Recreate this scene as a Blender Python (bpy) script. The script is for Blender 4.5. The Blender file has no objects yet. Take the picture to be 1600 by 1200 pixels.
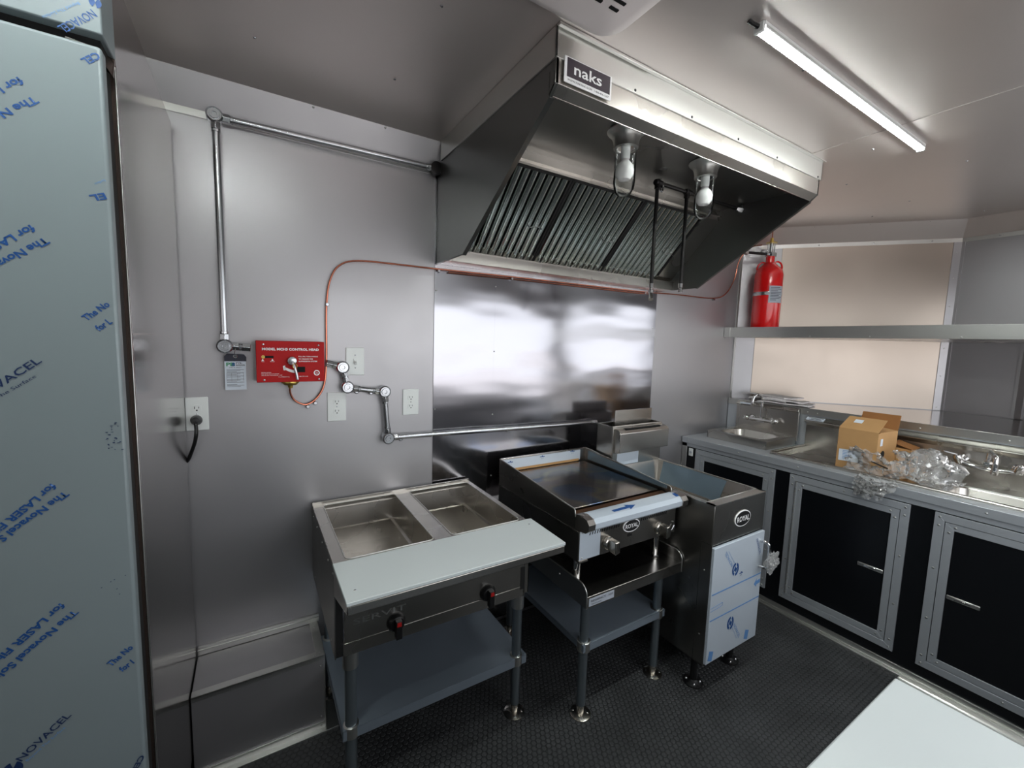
import bpy, math, random
from mathutils import Vector, Matrix
from math import sin, cos, pi, radians
random.seed(7)
scene = bpy.context.scene
COL = scene.collection

# ---------------------------------------------------------------- camera
cam_d = bpy.data.cameras.new('camera'); cam = bpy.data.objects.new('camera', cam_d); COL.objects.link(cam)
cam_d.sensor_width = 36.0; cam_d.lens = 663.076 / 1600 * 36.0; cam_d.clip_start = 0.02
_r = Vector((0.8533465697839904, -0.5204863881201368, 0.02989233379232275))
_u = Vector((0.026915611254069476, 0.10124413514872868, 0.9944974484476093))
_f = Vector((0.5206488084195691, 0.8478464158558673, -0.10040554472559068))
mw = Matrix(((_r.x, _u.x, -_f.x), (_r.y, _u.y, -_f.y), (_r.z, _u.z, -_f.z))).to_4x4()
mw.translation = Vector((-0.55965, -2.04969, 1.65903))
cam.matrix_world = mw
scene.camera = cam

# ---------------------------------------------------------------- world, light, exposure
SKY = 2.4
LED = 112.0
EXPOSURE = 0.18
world = bpy.data.worlds.new('overcast_sky'); scene.world = world; world.use_nodes = True
wn = world.node_tree.nodes; wn.clear()
wb = wn.new('ShaderNodeBackground'); wo_ = wn.new('ShaderNodeOutputWorld')
wb.inputs[0].default_value = (0.93, 0.96, 1.0, 1); wb.inputs[1].default_value = SKY
world.node_tree.links.new(wb.outputs[0], wo_.inputs[0])
vs = scene.view_settings
vs.view_transform = 'Standard'; vs.look = 'None'; vs.gamma = 1; vs.use_curve_mapping = False; vs.exposure = EXPOSURE
scene.cycles.max_bounces = 12; scene.cycles.glossy_bounces = 8; scene.cycles.diffuse_bounces = 5
scene.cycles.transmission_bounces = 8; scene.cycles.transparent_max_bounces = 16
scene.cycles.sample_clamp_indirect = 8; scene.cycles.blur_glossy = 0.5
scene.cycles.caustics_refractive = False

H = 2.588; XC = 2.86; W = -2.47; XL = -0.787; XR0 = -2.4
WIN = (-0.35, 2.78, 1.02, 2.08)         # service hatch in the opposite wall: x0,x1,z0,z1
pl = bpy.data.lights.new('hatch_portal', 'AREA'); pl.shape = 'RECTANGLE'; pl.size = WIN[1]-WIN[0]; pl.size_y = WIN[3]-WIN[2]
pl.cycles.is_portal = True
po = bpy.data.objects.new('hatch_portal', pl); COL.objects.link(po)
po.location = ((WIN[0]+WIN[1])/2, W-0.03, (WIN[2]+WIN[3])/2); po.rotation_euler = (pi/2, 0, 0)

sun_d = bpy.data.lights.new('sun', 'SUN'); sun_d.energy = 11.0; sun_d.angle = .02; sun_d.color = (1, .96, .93)
sun = bpy.data.objects.new('sun', sun_d); COL.objects.link(sun)
sun.rotation_euler = (radians(-38), 0, radians(12))      # high sun behind the cooking wall: it lights the ground outside the hatch
# ---------------------------------------------------------------- materials
def s2l(c):
    return tuple(((x/255)/12.92 if x/255 <= .04045 else ((x/255+.055)/1.055)**2.4) for x in c)
def mat(name, col, rough=.5, metal=0., bump=None, var=None, emit=None, spec=None, coat=None, aniso=None, alpha=None, trans=None, ior=None):
    """col: sRGB 0-255. bump=(scale xyz, strength, distance); var=(scale xyz, amount) value variation; rough may be (lo,hi)"""
    m = bpy.data.materials.new(name); m.use_nodes = True
    nt = m.node_tree; b = nt.nodes['Principled BSDF']
    c = s2l(col) + (1,)
    b.inputs['Base Color'].default_value = c; b.inputs['Metallic'].default_value = metal
    b.inputs['Roughness'].default_value = rough if not isinstance(rough, tuple) else rough[0]
    if spec is not None: b.inputs['Specular IOR Level'].default_value = spec
    if coat: b.inputs['Coat Weight'].default_value = coat; b.inputs['Coat Roughness'].default_value = .1
    if aniso: b.inputs['Anisotropic'].default_value = aniso
    if trans: b.inputs['Transmission Weight'].default_value = trans
    if ior: b.inputs['IOR'].default_value = ior
    if emit: b.inputs['Emission Color'].default_value = s2l(emit[0]) + (1,); b.inputs['Emission Strength'].default_value = emit[1]
    tc = None
    def noise(sc, detail=3.):
        nonlocal tc
        if tc is None: tc = nt.nodes.new('ShaderNodeTexCoord')
        mp = nt.nodes.new('ShaderNodeMapping'); mp.inputs['Scale'].default_value = sc
        nt.links.new(tc.outputs['Object'], mp.inputs['Vector'])
        n = nt.nodes.new('ShaderNodeTexNoise'); n.inputs['Scale'].default_value = 1.; n.inputs['Detail'].default_value = detail
        nt.links.new(mp.outputs[0], n.inputs['Vector']); return n
    if var:
        n = noise(var[0]); mr = nt.nodes.new('ShaderNodeMapRange')
        mr.inputs['From Min'].default_value = .3; mr.inputs['From Max'].default_value = .7
        mr.inputs['To Min'].default_value = 1-var[1]; mr.inputs['To Max'].default_value = 1+var[1]
        nt.links.new(n.outputs['Fac'], mr.inputs['Value'])
        mx = nt.nodes.new('ShaderNodeVectorMath'); mx.operation = 'MULTIPLY'
        mx.inputs[0].default_value = c[:3]; nt.links.new(mr.outputs[0], mx.inputs[1]); nt.links.new(mx.outputs[0], b.inputs['Base Color'])
    if isinstance(rough, tuple):
        n = noise((2.3, 2.3, 2.3)); mr = nt.nodes.new('ShaderNodeMapRange')
        mr.inputs['From Min'].default_value = .3; mr.inputs['From Max'].default_value = .7
        mr.inputs['To Min'].default_value = rough[0]; mr.inputs['To Max'].default_value = rough[1]
        nt.links.new(n.outputs['Fac'], mr.inputs['Value']); nt.links.new(mr.outputs[0], b.inputs['Roughness'])
    if bump:
        bs = bump if isinstance(bump, list) else [bump]; last = None
        for sc, st, di in bs:
            n = noise(sc, 2.); bp = nt.nodes.new('ShaderNodeBump')
            bp.inputs['Strength'].default_value = st; bp.inputs['Distance'].default_value = di
            nt.links.new(n.outputs['Fac'], bp.inputs['Height'])
            if last: nt.links.new(last.outputs[0], bp.inputs['Normal'])
            last = bp
        nt.links.new(last.outputs[0], b.inputs['Normal'])
    return m
M = {}
M['wall'] = mat('satin_aluminium_wall_sheet', (176, 174, 176), (.36, .46), .78, bump=((.9, .9, .6), .10, .05), var=((1.5, 1.5, 1.1), .03))
M['ceil'] = mat('satin_aluminium_ceiling_sheet', (222, 214, 210), (.34, .40), .75, bump=((.8, .8, .8), .12, .05))
M['nose'] = mat('warm_lit_aluminium_sheet', (176, 164, 153), (.30, .38), .85, bump=((.9, .9, .6), .08, .05))  # warm cast of the light is put into the sheet colour
M['splash'] = mat('wavy_stainless_sheet', (168, 167, 172), .14, 1., bump=[((.9, 1., 2.4), .3, .06), ((260, 260, 3), .06, .001)])
M['steel'] = mat('brushed_stainless', (190, 186, 180), (.22, .32), 1., bump=((4, 300, 300), .06, .001))
M['steel2'] = mat('brushed_stainless_dark', (150, 148, 144), (.26, .36), 1., bump=((300, 4, 300), .05, .001))
M['fridge'] = mat('brushed_stainless_fridge', (172, 168, 166), .16, 1., bump=((1.3, 1.3, 1.6), .06, .03), var=((2, 2, 1.2), .05))
M['hood'] = mat('hood_stainless_shaded', (128, 129, 128), (.27, .30), 1., bump=((1.5, 1.5, 1.5), .02, .02))  # same steel, base darkened to paint in the dark reflections of the sides
M['baffle'] = mat('polished_baffle_steel', (222, 228, 225), .16, 1., bump=((6, 6, 6), .2, .01))
M['chrome'] = mat('chrome', (215, 215, 215), .08, 1.)
M['zinc'] = mat('zinc_plated_pipe', (190, 192, 195), .25, 1., var=((8, 8, 8), .08))
M['alu'] = mat('mill_aluminium_trim', (212, 212, 208), .34, 1., bump=((3, 3, 200), .05, .001))
M['alu_d'] = mat('aluminium_door_frame', (196, 201, 206), .4, .6, bump=((200, 200, 200), .03, .001))
M['galv'] = mat('galvanized_shelf', (150, 162, 174), .42, .6, var=((3, 3, 3), .05))
M['galvleg'] = mat('galvanized_leg', (140, 150, 156), .32, .85)
M['black'] = mat('black_panel', (12, 14, 18), .28, 0., spec=.5)
M['blackp'] = mat('black_plastic', (14, 14, 15), .4)
M['blackpipe'] = mat('black_iron_pipe', (40, 38, 38), .35, .7)
M['gap'] = mat('dark_gap', (16, 15, 15), .7)
M['hole'] = mat('open_slot', (6, 6, 6), .9)
M['rubber'] = mat('black_rubber', (36, 37, 38), .5, 0., var=((5, 5, 5), .25), bump=((90, 90, 90), .2, .002))
M['stud'] = mat('black_rubber_studs', (62, 63, 64), .5, 0., var=((5, 5, 5), .25), spec=.4)
M['white'] = mat('white_board', (200, 206, 206), .32, 0., var=((2, 2, 2), .02))
M['plate'] = mat('white_plastic_plate', (232, 235, 233), .3)
M['acp'] = mat('white_plastic_ac', (236, 227, 225), .42)
M['film'] = mat('protective_film', (126, 136, 139), .35, .05, var=((2, 2, 2), .03))
M['film2'] = mat('protective_film_light', (196, 206, 216), .28, .15, var=((3, 3, 3), .03))
M['film3'] = mat('protective_film_blue', (120, 138, 150), .3, .5, var=((3, 3, 3), .06))
M['filmgap'] = mat('film_brass_edge', (120, 104, 96), .25, .9, bump=((6, 6, 3), .3, .01))
M['ink'] = mat('blue_ink', (18, 70, 132), .5)
M['inkn'] = mat('navy_ink', (22, 44, 84), .5)
M['inkl'] = mat('light_blue_ink', (96, 142, 196), .5)
M['red'] = mat('red_paint', (176, 10, 14), .55, 0., spec=.3)
M['redc'] = mat('red_cylinder_enamel', (222, 10, 14), .22, 0., coat=.6)
M['wt'] = mat('white_print', (250, 250, 250), .5)
M['bk'] = mat('black_print', (20, 20, 22), .5)
M['brass'] = mat('brass', (196, 168, 92), .3, 1.)
M['copper'] = mat('copper_tube', (205, 128, 104), .25, 1.)
M['card'] = mat('cardboard', (184, 142, 92), .75, 0., var=((9, 9, 9), .06))
M['card2'] = mat('cardboard_inner', (150, 100, 52), .8, 0., var=((9, 9, 9), .08))
M['paper'] = mat('newsprint', (205, 200, 200), .8, 0., var=((40, 90, 40), .12))
M['label'] = mat('paper_label', (214, 222, 232), .6)
M['label_g'] = mat('grey_label', (170, 176, 186), .5)
M['griddle'] = mat('griddle_plate_steel', (122, 118, 116), .2, 1., var=((3.5, 3.5, 3.5), .18), bump=((5, 5, 5), .06, .01))
M['tan'] = mat('heat_tinted_trough', (150, 112, 84), .3, 1.)
M['led'] = mat('led_tube_light', (240, 255, 246), .4, 0., emit=((247, 255, 252), LED))
M['signbg'] = mat('dark_sign', (62, 54, 62), .25)
M['silver'] = mat('silver_knob', (205, 200, 190), .22, 1.)
M['knobred'] = mat('red_knob_mark', (170, 22, 20), .4)
M['navy'] = mat('navy_tag', (26, 26, 44), .5)
M['green'] = mat('green_print', (40, 140, 90), .5)
M['outside'] = mat('gravel_ground', (172, 171, 172), .9, 0., var=((.8, .8, .8), .2))
M['bulb'] = mat('frosted_bulb', (225, 222, 222), .25, 0., spec=.6)
# heat tint on the griddle plate: blue, straw and plain steel patches in the steel itself
_m = M['griddle']; _nt = _m.node_tree; _b = _nt.nodes['Principled BSDF']
_tc = _nt.nodes.new('ShaderNodeTexCoord'); _n = _nt.nodes.new('ShaderNodeTexNoise'); _n.inputs['Scale'].default_value = 3.2; _n.inputs['Detail'].default_value = 1.
_n.inputs['Distortion'].default_value = 1.2
_cr = _nt.nodes.new('ShaderNodeValToRGB'); _nt.links.new(_tc.outputs['Object'], _n.inputs['Vector']); _nt.links.new(_n.outputs['Fac'], _cr.inputs[0])
_e = _cr.color_ramp.elements; _e[0].position = .36; _e[0].color = s2l((96, 112, 138)) + (1,); _e[1].position = .70; _e[1].color = s2l((150, 122, 104)) + (1,)
for _p, _c in ((.43, (150, 142, 122)), (.50, (128, 122, 120)), (.60, (132, 126, 126))):
    _x = _e.new(_p); _x.color = s2l(_c) + (1,)
_nt.links.new(_cr.outputs[0], _b.inputs['Base Color'])
# clear glass
def thin_clear(name, tint, gfac, white=0.):
    m = bpy.data.materials.new(name); m.use_nodes = True; nt = m.node_tree; nt.nodes.clear()
    o = nt.nodes.new('ShaderNodeOutputMaterial'); mix = nt.nodes.new('ShaderNodeMixShader')
    t = nt.nodes.new('ShaderNodeBsdfTransparent'); t.inputs[0].default_value = tint + (1,)
    g = nt.nodes.new('ShaderNodeBsdfGlossy'); g.inputs['Roughness'].default_value = .08
    lw = nt.nodes.new('ShaderNodeLayerWeight'); lw.inputs['Blend'].default_value = gfac
    nt.links.new(lw.outputs['Fresnel'], mix.inputs[0]); nt.links.new(t.outputs[0], mix.inputs[1]); nt.links.new(g.outputs[0], mix.inputs[2])
    last = mix
    if white:
        d = nt.nodes.new('ShaderNodeBsdfDiffuse'); d.inputs[0].default_value = (.95, .95, .95, 1)
        m2 = nt.nodes.new('ShaderNodeMixShader'); m2.inputs[0].default_value = white
        nt.links.new(mix.outputs[0], m2.inputs[1]); nt.links.new(d.outputs[0], m2.inputs[2]); last = m2
    nt.links.new(last.outputs[0], o.inputs[0]); return m
M['glass'] = thin_clear('clear_glass_jar', (.95, .97, .96), .2)
M['bag'] = thin_clear('clear_plastic_bag', (.90, .90, .88), .24, .2)

# ---------------------------------------------------------------- mesh helpers
WO = {}
def worigin(o): return WO.get(o.name, Vector((0, 0, 0)))
class MB:
    def __init__(s): s.v = []; s.f = []
    def add(s, vs, fs):
        k = len(s.v); s.v += [tuple(p) for p in vs]; s.f += [tuple(i+k for i in f) for f in fs]; return s
    def box(s, x0, x1, y0, y1, z0, z1):
        x0, x1 = min(x0, x1), max(x0, x1); y0, y1 = min(y0, y1), max(y0, y1); z0, z1 = min(z0, z1), max(z0, z1)
        return s.add([(x0,y0,z0),(x1,y0,z0),(x1,y1,z0),(x0,y1,z0),(x0,y0,z1),(x1,y0,z1),(x1,y1,z1),(x0,y1,z1)],
                     [(0,3,2,1),(4,5,6,7),(0,1,5,4),(1,2,6,5),(2,3,7,6),(3,0,4,7)])
    def obox(s, c, ax, ay, az):
        """oriented box: centre and three half-axis vectors"""
        c = Vector(c); ax = Vector(ax); ay = Vector(ay); az = Vector(az)
        P = [c+i*ax+j*ay+k*az for k in (-1, 1) for (i, j) in ((-1,-1),(1,-1),(1,1),(-1,1))]
        return s.add(P, [(0,3,2,1),(4,5,6,7),(0,1,5,4),(1,2,6,5),(2,3,7,6),(3,0,4,7)])
    def prism(s, pts, d):
        """closed polygon pts (3D) pushed along vector d"""
        n = len(pts); d = Vector(d); P = [Vector(p) for p in pts]
        nrm = Vector((0, 0, 0))
        for i in range(n): nrm += (P[i]-P[0]).cross(P[(i+1) % n]-P[0])
        if nrm.dot(d) > 0: P.reverse()
        return s.add(P + [p+d for p in P], [tuple(range(n)), tuple(range(2*n-1, n-1, -1))] + [(i, i+n, (i+1) % n+n, (i+1) % n) for i in range(n)])
    def tube(s, pts, r, n=12, caps=True, rs=None):
        P = [Vector(p) for p in pts]; m = len(P)
        T = [(P[min(i+1, m-1)]-P[max(i-1, 0)]).normalized() for i in range(m)]
        up = Vector((0, 0, 1)) if abs(T[0].z) < .9 else Vector((1, 0, 0))
        a = T[0].cross(up).normalized(); vs = []
        for i in range(m):
            a = (a - T[i]*a.dot(T[i])).normalized(); b = T[i].cross(a); R = rs[i] if rs else r
            for k in range(n):
                t = 2*pi*k/n; vs.append(P[i]+a*(R*cos(t))+b*(R*sin(t)))
        fs = [(i*n+k, i*n+(k+1) % n, (i+1)*n+(k+1) % n, (i+1)*n+k) for i in range(m-1) for k in range(n)]
        if caps: fs += [tuple(range(n-1, -1, -1)), tuple((m-1)*n+k for k in range(n))]
        return s.add(vs, fs)
    def cyl(s, p0, p1, r, n=16, r1=None): return s.tube([p0, p1], r, n, rs=[r, r if r1 is None else r1])
    def lathe(s, c, prof, axis=(0, 0, 1), n=24):
        """prof: (radius, height along axis) list"""
        A = Vector(axis).normalized(); c = Vector(c)
        up = Vector((0, 0, 1)) if abs(A.z) < .9 else Vector((1, 0, 0)); a = A.cross(up).normalized(); b = A.cross(a)
        vs = []; m = len(prof)
        for r, h in prof:
            for k in range(n):
                t = 2*pi*k/n; vs.append(c+A*h+a*(max(r, 1e-5)*cos(t))+b*(max(r, 1e-5)*sin(t)))
        fs = [(i*n+k, i*n+(k+1) % n, (i+1)*n+(k+1) % n, (i+1)*n+k) for i in range(m-1) for k in range(n)]
        if prof[0][0] > 1e-4: fs.append(tuple(range(n-1, -1, -1)))
        if prof[-1][0] > 1e-4: fs.append(tuple((m-1)*n+k for k in range(n)))
        return s.add(vs, fs)
    def sphere(s, c, r, n=16, sc=(1, 1, 1)):
        c = Vector(c); k = n//2
        return s.lathe_sc(c, [(r*sin(pi*i/k), -r*cos(pi*i/k)) for i in range(k+1)], n, sc)
    def lathe_sc(s, c, prof, n, sc):
        q = len(s.v); s.lathe((0, 0, 0), prof, (0, 0, 1), n)
        for i in range(q, len(s.v)):
            p = s.v[i]; s.v[i] = (p[0]*sc[0]+c.x, p[1]*sc[1]+c.y, p[2]*sc[2]+c.z)
        return s
    def build(s, name, m, parent=None, bevel=0., smooth=True, kind=None, seg=2, label=None, ang=35):
        me = bpy.data.meshes.new(name); o3 = worigin(parent) if parent else Vector((0, 0, 0))
        me.from_pydata([(p[0]-o3.x, p[1]-o3.y, p[2]-o3.z) for p in s.v], [], s.f); me.validate()
        import bmesh
        bm = bmesh.new(); bm.from_mesh(me); bmesh.ops.recalc_face_normals(bm, faces=bm.faces); bm.to_mesh(me); bm.free()
        ms = m if isinstance(m, list) else [m]
        for x in ms: me.materials.append(M[x] if isinstance(x, str) else x)
        o = bpy.data.objects.new(name, me); COL.objects.link(o)
        if parent: o.parent = parent
        WO[o.name] = o3
        if smooth:
            me.polygons.foreach_set('use_smooth', [True]*len(me.polygons)); me.set_sharp_from_angle(angle=radians(ang))
        if bevel:
            b = o.modifiers.new('bevel', 'BEVEL'); b.width = bevel; b.segments = seg; b.limit_method = 'ANGLE'; b.angle_limit = radians(40)
            b.harden_normals = False
        if kind: o['kind'] = kind
        if label: o['label'] = label
        return o
def box(*a): return MB().box(*a)
def thing(name, label, cat, loc, group=None):
    o = bpy.data.objects.new(name, None); COL.objects.link(o); o.location = loc; o.empty_display_size = .05
    WO[o.name] = Vector(loc); o['label'] = label; o['category'] = cat
    if group: o['group'] = group
    return o
def tag(o, label, cat, group=None):
    o['label'] = label; o['category'] = cat
    if group: o['group'] = group
    return o
def crm(pts, k=6):
    P = [Vector(p) for p in pts]; out = []
    for i in range(len(P)-1):
        a, b, c, d = P[max(i-1, 0)], P[i], P[i+1], P[min(i+2, len(P)-1)]
        for j in range(k):
            t = j/k; out.append(.5*((2*b)+(c-a)*t+(2*a-5*b+4*c-d)*t*t+(3*b-a-3*c+d)*t**3))
    return out + [P[-1]]
_txt = []
def text(s, o, xd, yd, w, h, m, parent, name='lettering', lift=.0006, bold=0., keep=False):
    """flat print: origin o = baseline start, xd/yd unit directions, w = width, h = cap height"""
    cu = bpy.data.curves.new('text_curve', 'FONT'); cu.body = s; cu.size = 1.; cu.resolution_u = 2
    cu.offset = bold
    t = bpy.data.objects.new('text_curve', cu); COL.objects.link(t)
    bpy.context.view_layer.update()
    me = bpy.data.meshes.new_from_object(t.evaluated_get(bpy.context.evaluated_depsgraph_get()))
    bpy.data.objects.remove(t); bpy.data.curves.remove(cu)
    xs = [v.co.x for v in me.vertices]; x0, x1 = min(xs), max(xs)
    cap = .70
    xd = Vector(xd).normalized(); yd = Vector(yd).normalized(); zd = xd.cross(yd); o = Vector(o); po = worigin(parent)
    sx = (w/(x1-x0)) if w else h/cap
    for v in me.vertices:
        v.co = o + xd*((v.co.x-x0)*sx) + yd*(v.co.y*h/cap) + zd*lift - po
    me.materials.clear(); me.materials.append(M[m]); me.name = name
    ob = bpy.data.objects.new(name, me); COL.objects.link(ob); ob.parent = parent; WO[ob.name] = po
    return ob
def ell(c, xd, yd, a, b, n=28, k=1.):
    c = Vector(c); xd = Vector(xd).normalized(); yd = Vector(yd).normalized()
    return [c+xd*(a*k*cos(2*pi*i/n))+yd*(b*k*sin(2*pi*i/n)) for i in range(n)]
def screws(pts, nrm, r=.004, h=.0025, parent=None, m='alu', name='screw_row'):
    mb = MB()
    for p in pts:
        mb.lathe(p, [(r, 0), (r*.85, h*.6), (r*.4, h), (0, h*1.05)], nrm, 8)
    return mb.build(name, m, parent, kind='stuff')
def struct(o): o['kind'] = 'structure'; return o

# ================================================================ SETTING
fl = struct(box(XR0, 3.85, W, .05, -.05, 0).build('floor', 'rubber', smooth=False))
# raised studs of the rubber flooring, real relief
mb = MB(); pt = .0235; rows = int(2.45/(pt*.866)); C6 = [(cos(pi/3*k+pi/6), sin(pi/3*k+pi/6)) for k in range(6)]
vs_ = []; fs_ = []
for j in range(rows):
    y = -.02-j*pt*.866
    for i in range(int(3.05/pt)):
        x = -.78+i*pt+(pt/2 if j % 2 else 0)
        if x > 2.24: continue
        k = len(vs_)
        vs_ += [(x+a*.0106, y+b*.0106, 0) for a, b in C6] + [(x+a*.0090, y+b*.0090, .0014) for a, b in C6]
        fs_ += [(k+6, k+7, k+8, k+9, k+10, k+11)] + [(k+q, k+(q+1) % 6, k+6+(q+1) % 6, k+6+q) for q in range(6)]
mb.v = vs_; mb.f = fs_
me = bpy.data.meshes.new('floor_studs'); me.from_pydata(vs_, [], fs_); me.materials.append(M['stud'])
st = bpy.data.objects.new('floor_stud', me); COL.objects.link(st); st.parent = fl; st['kind'] = 'stuff'

# ceiling: two lapped sheets
ce = struct(box(XR0, 1.737, W, .05, H, H+.04).box(1.733, 3.85, W, .05, H-.002, H+.04).build('ceiling', 'ceil', smooth=False))
cs = []
for x, y in ((-.526,-.383),(-.081,-.833),(-.30,-1.1),(1.033,-1.25),(.6,-1.6),(1.9,-1.15),(2.3,-.9),(2.9,-1.0),(2.6,-.5),(3.1,-.75),(3.5,-1.2),(2.4,-1.35),(-.094,-.42)):
    cs.append((x, y, H-.002))
screws(cs, (0, 0, -1), .005, .003, ce, 'zinc')

wb_ = struct(box(XR0, XC+.03, 0, .05, 0, H).build('wall_back', 'wall', smooth=False))
# stainless splash sheets behind the cooking line
box(.226, .572, -.004, 0, .02, 2.45).build('steel_sheet', 'splash', wb_, smooth=False)
box(.5725, 1.862, -.0035, 0, .02, 2.45).build('steel_sheet', 'splash', wb_, smooth=False)
screws([(.575, -.004, z) for z in (.9, 1.25, 1.6, 1.95)] + [(1.84, -.004, z) for z in (1.2, 1.78)] + [(.235, -.004, z) for z in (1.9, 1.3)], (0, -1, 0), .004, .003, wb_)
# left end wall, opposite wall with the open service hatch
struct(box(XR0-.05, XR0, W, .05, 0, H).build('wall_left', 'wall', smooth=False))
x0, x1, z0, z1 = WIN
struct(box(XR0, x0, W-.05, W, 0, H).box(x1, XC+.05, W-.05, W, 0, H).box(x0, x1, W-.05, W, 0, z0).box(x0, x1, W-.05, W, z1, H)
       .build('wall_front', 'wall', smooth=False))
struct(box(x0-.04, x1+.04, W, W+.012, z0-.04, z0).box(x0-.04, x1+.04, W, W+.012, z1, z1+.04).box(x0-.04, x0, W, W+.012, z0, z1).box(x1, x1+.04, W, W+.012, z0, z1)
       .build('window_1', 'alu', smooth=False))
struct(box(-30, 30, -40, W-.6, -.75, -.7).build('ground', 'outside', smooth=False))
# outer shell so no light leaks along the nose
# nose: five-sided end, facet A | facet B | facet C
N0 = Vector((XC, 0, 0)); N1 = Vector((3.75, -1.06, 0)); N2 = Vector((3.75, -1.42, 0)); N3 = Vector((XC, W, 0))
wr = MB()
for a, b in ((N0, N1), (N1, N2), (N2, N3)):
    n = Vector(((b-a).y, -(b-a).x, 0)).normalized()
    if n.x < 0: n = -n
    parts_ = [(0., 1., 0., H)]
    if b is N3: parts_ = [(0., .12, 0., H), (.90, 1., 0., H), (.12, .90, 0., 1.28), (.12, .90, 2.10, H)]      # unseen opening added in the far facet to brighten reflections and counters
    for t0_, t1_, za_, zb_ in parts_:
        p_ = a+(b-a)*t0_; q_ = a+(b-a)*t1_; zz_ = Vector((0, 0, za_))
        wr.prism([p_+zz_, q_+zz_, q_+n*.05+zz_, p_+n*.05+zz_], (0, 0, zb_-za_))
wr = struct(wr.build('wall_right', 'wall', smooth=False))
box(3.6, 3.9, -1.2, -1.1, H, H+.04)
def inward(a, b):
    n = Vector(((b-a).y, -(b-a).x, 0)).normalized()
    if n.x > 0: n = -n
    return n
nA, nB, nC = inward(N0, N1), inward(N1, N2), inward(N2, N3)
w2 = MB()
for t0_, t1_, za_, zb_ in ((.09, .12, 1.25, 2.13), (.90, .93, 1.25, 2.13), (.12, .90, 1.25, 1.28), (.12, .90, 2.10, 2.13)):
    p_ = N2+(N3-N2)*t0_; q_ = N2+(N3-N2)*t1_; zz_ = Vector((0, 0, za_))
    w2.prism([p_+zz_, q_+zz_, q_+nC*.012+zz_, p_+nC*.012+zz_], (0, 0, zb_-za_))
struct(w2.build('added_nose_opening', 'alu', smooth=False))  # frame round the added daylight opening
# crown covers along ceiling
zc = 2.478
tr = struct(MB().prism([(XR0, 0, zc), (XR0, 0, H), (XR0, -.055, H)], (1.0-XR0-.75, 0, 0)).build('trim_1', 'wall', smooth=False))
box(XR0, .232, -.006, 0, zc-.026, zc).build('flange', 'alu', tr, smooth=False)
screws([(-.39, -.006, zc-.012), (.10, -.006, zc-.012), (-.32, -.052, H-.006), (-.03, -.052, H-.006)], (0, -1, -.4), .005, .004, tr)
def crown(name, a, b, na, nprev, nnext, mt='nose'):
    """sloped crown cover on facet a-b, mitred"""
    def off(p, n1, n2, d):
        m = (n1+n2)/(1+n1.dot(n2)); return p+m*d
    d = .11
    A0 = off(a, na, nprev, .001) if nprev else a+na*.001; B0 = off(b, na, nnext, .001) if nnext else b+na*.001
    A1 = off(a, na, nprev, d) if nprev else a+na*d; B1 = off(b, na, nnext, d) if nnext else b+na*d
    z = Vector((0, 0, 1))
    v = [A0+z*zc, B0+z*zc, B1+z*H, A1+z*H, A0+z*H, B0+z*H]
    mb = MB().add(v, [(0, 1, 2, 3), (0, 3, 4), (1, 5, 2), (0, 4, 5, 1)])
    # white-metal nailing flange below
    fA = off(a, na, nprev, .006) if nprev else a+na*.006; fB = off(b, na, nnext, .006) if nnext else b+na*.006
    o = struct(mb.build(name, 'ceil', smooth=False))
    MB().add([A0+z*(zc-.028), B0+z*(zc-.028), fB+z*(zc-.028), fA+z*(zc-.028), A0+z*zc, B0+z*zc, fB+z*zc, fA+z*zc],
             [(0,3,2,1),(4,5,6,7),(0,1,5,4),(1,2,6,5),(2,3,7,6),(3,0,4,7)]).build('flange', 'alu', o, smooth=False)
    L = (b-a).length; k = int(L/.3); pts = [a+(b-a)*((i+.5)/k)+na*.007+z*(zc-.014) for i in range(k)]
    pts += [a+(b-a)*((i+.3)/k)+na*(d-.01)+z*(zc+.105) for i in range(k)]
    screws(pts, na, .005, .003, o, 'zinc')
crown('trim_2', N0+nA*0, N1, nA, None, nB)
crown('trim_3', N1, N2, nB, nA, nC)
crown('trim_4', N2, N3, nC, nB, None)
# raised panels and joint strips on the nose facets
def panel(a, b, n, t0, t1, z0, z1, th, mt, name, parent):
    P = a+(b-a)*t0; Q = a+(b-a)*t1
    return MB().prism([P+Vector((0, 0, z0)), Q+Vector((0, 0, z0)), Q+n*th+Vector((0, 0, z0)), P+n*th+Vector((0, 0, z0))], (0, 0, z1-z0)).build(name, mt, parent, smooth=False)
panel(N0, N1, nA, .20, .965, 1.83, 2.45, .005, 'nose', 'upper_sheet', wr)
panel(N0, N1, nA, .10, .965, 1.25, 1.745, .005, 'nose', 'lower_sheet', wr)
for a, b, n, t0, t1 in ((N0, N1, nA, .965, .998), (N1, N2, nB, .0, .05), (N1, N2, nB, .95, 1.), (N2, N3, nC, 0, .035)):
    o = panel(a, b, n, t0, t1, 1.25, 2.45, .009, 'wall', 'joint_strip', wr)
screws([N0+(N1-N0)*.98+nA*.009+Vector((0, 0, z)) for z in (1.27, 1.5, 1.7, 2.0, 2.2, 2.38)], nA, .004, .003, wr)
panel(N0, N1, nA, .0, .09, 1.25, 2.478, .008, 'wall', 'corner_strip', wr)
tr5 = struct(box(XC-.03, XC+.004, -.006, -.001, .97, 2.47).build('trim_5', 'alu', smooth=False))

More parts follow.
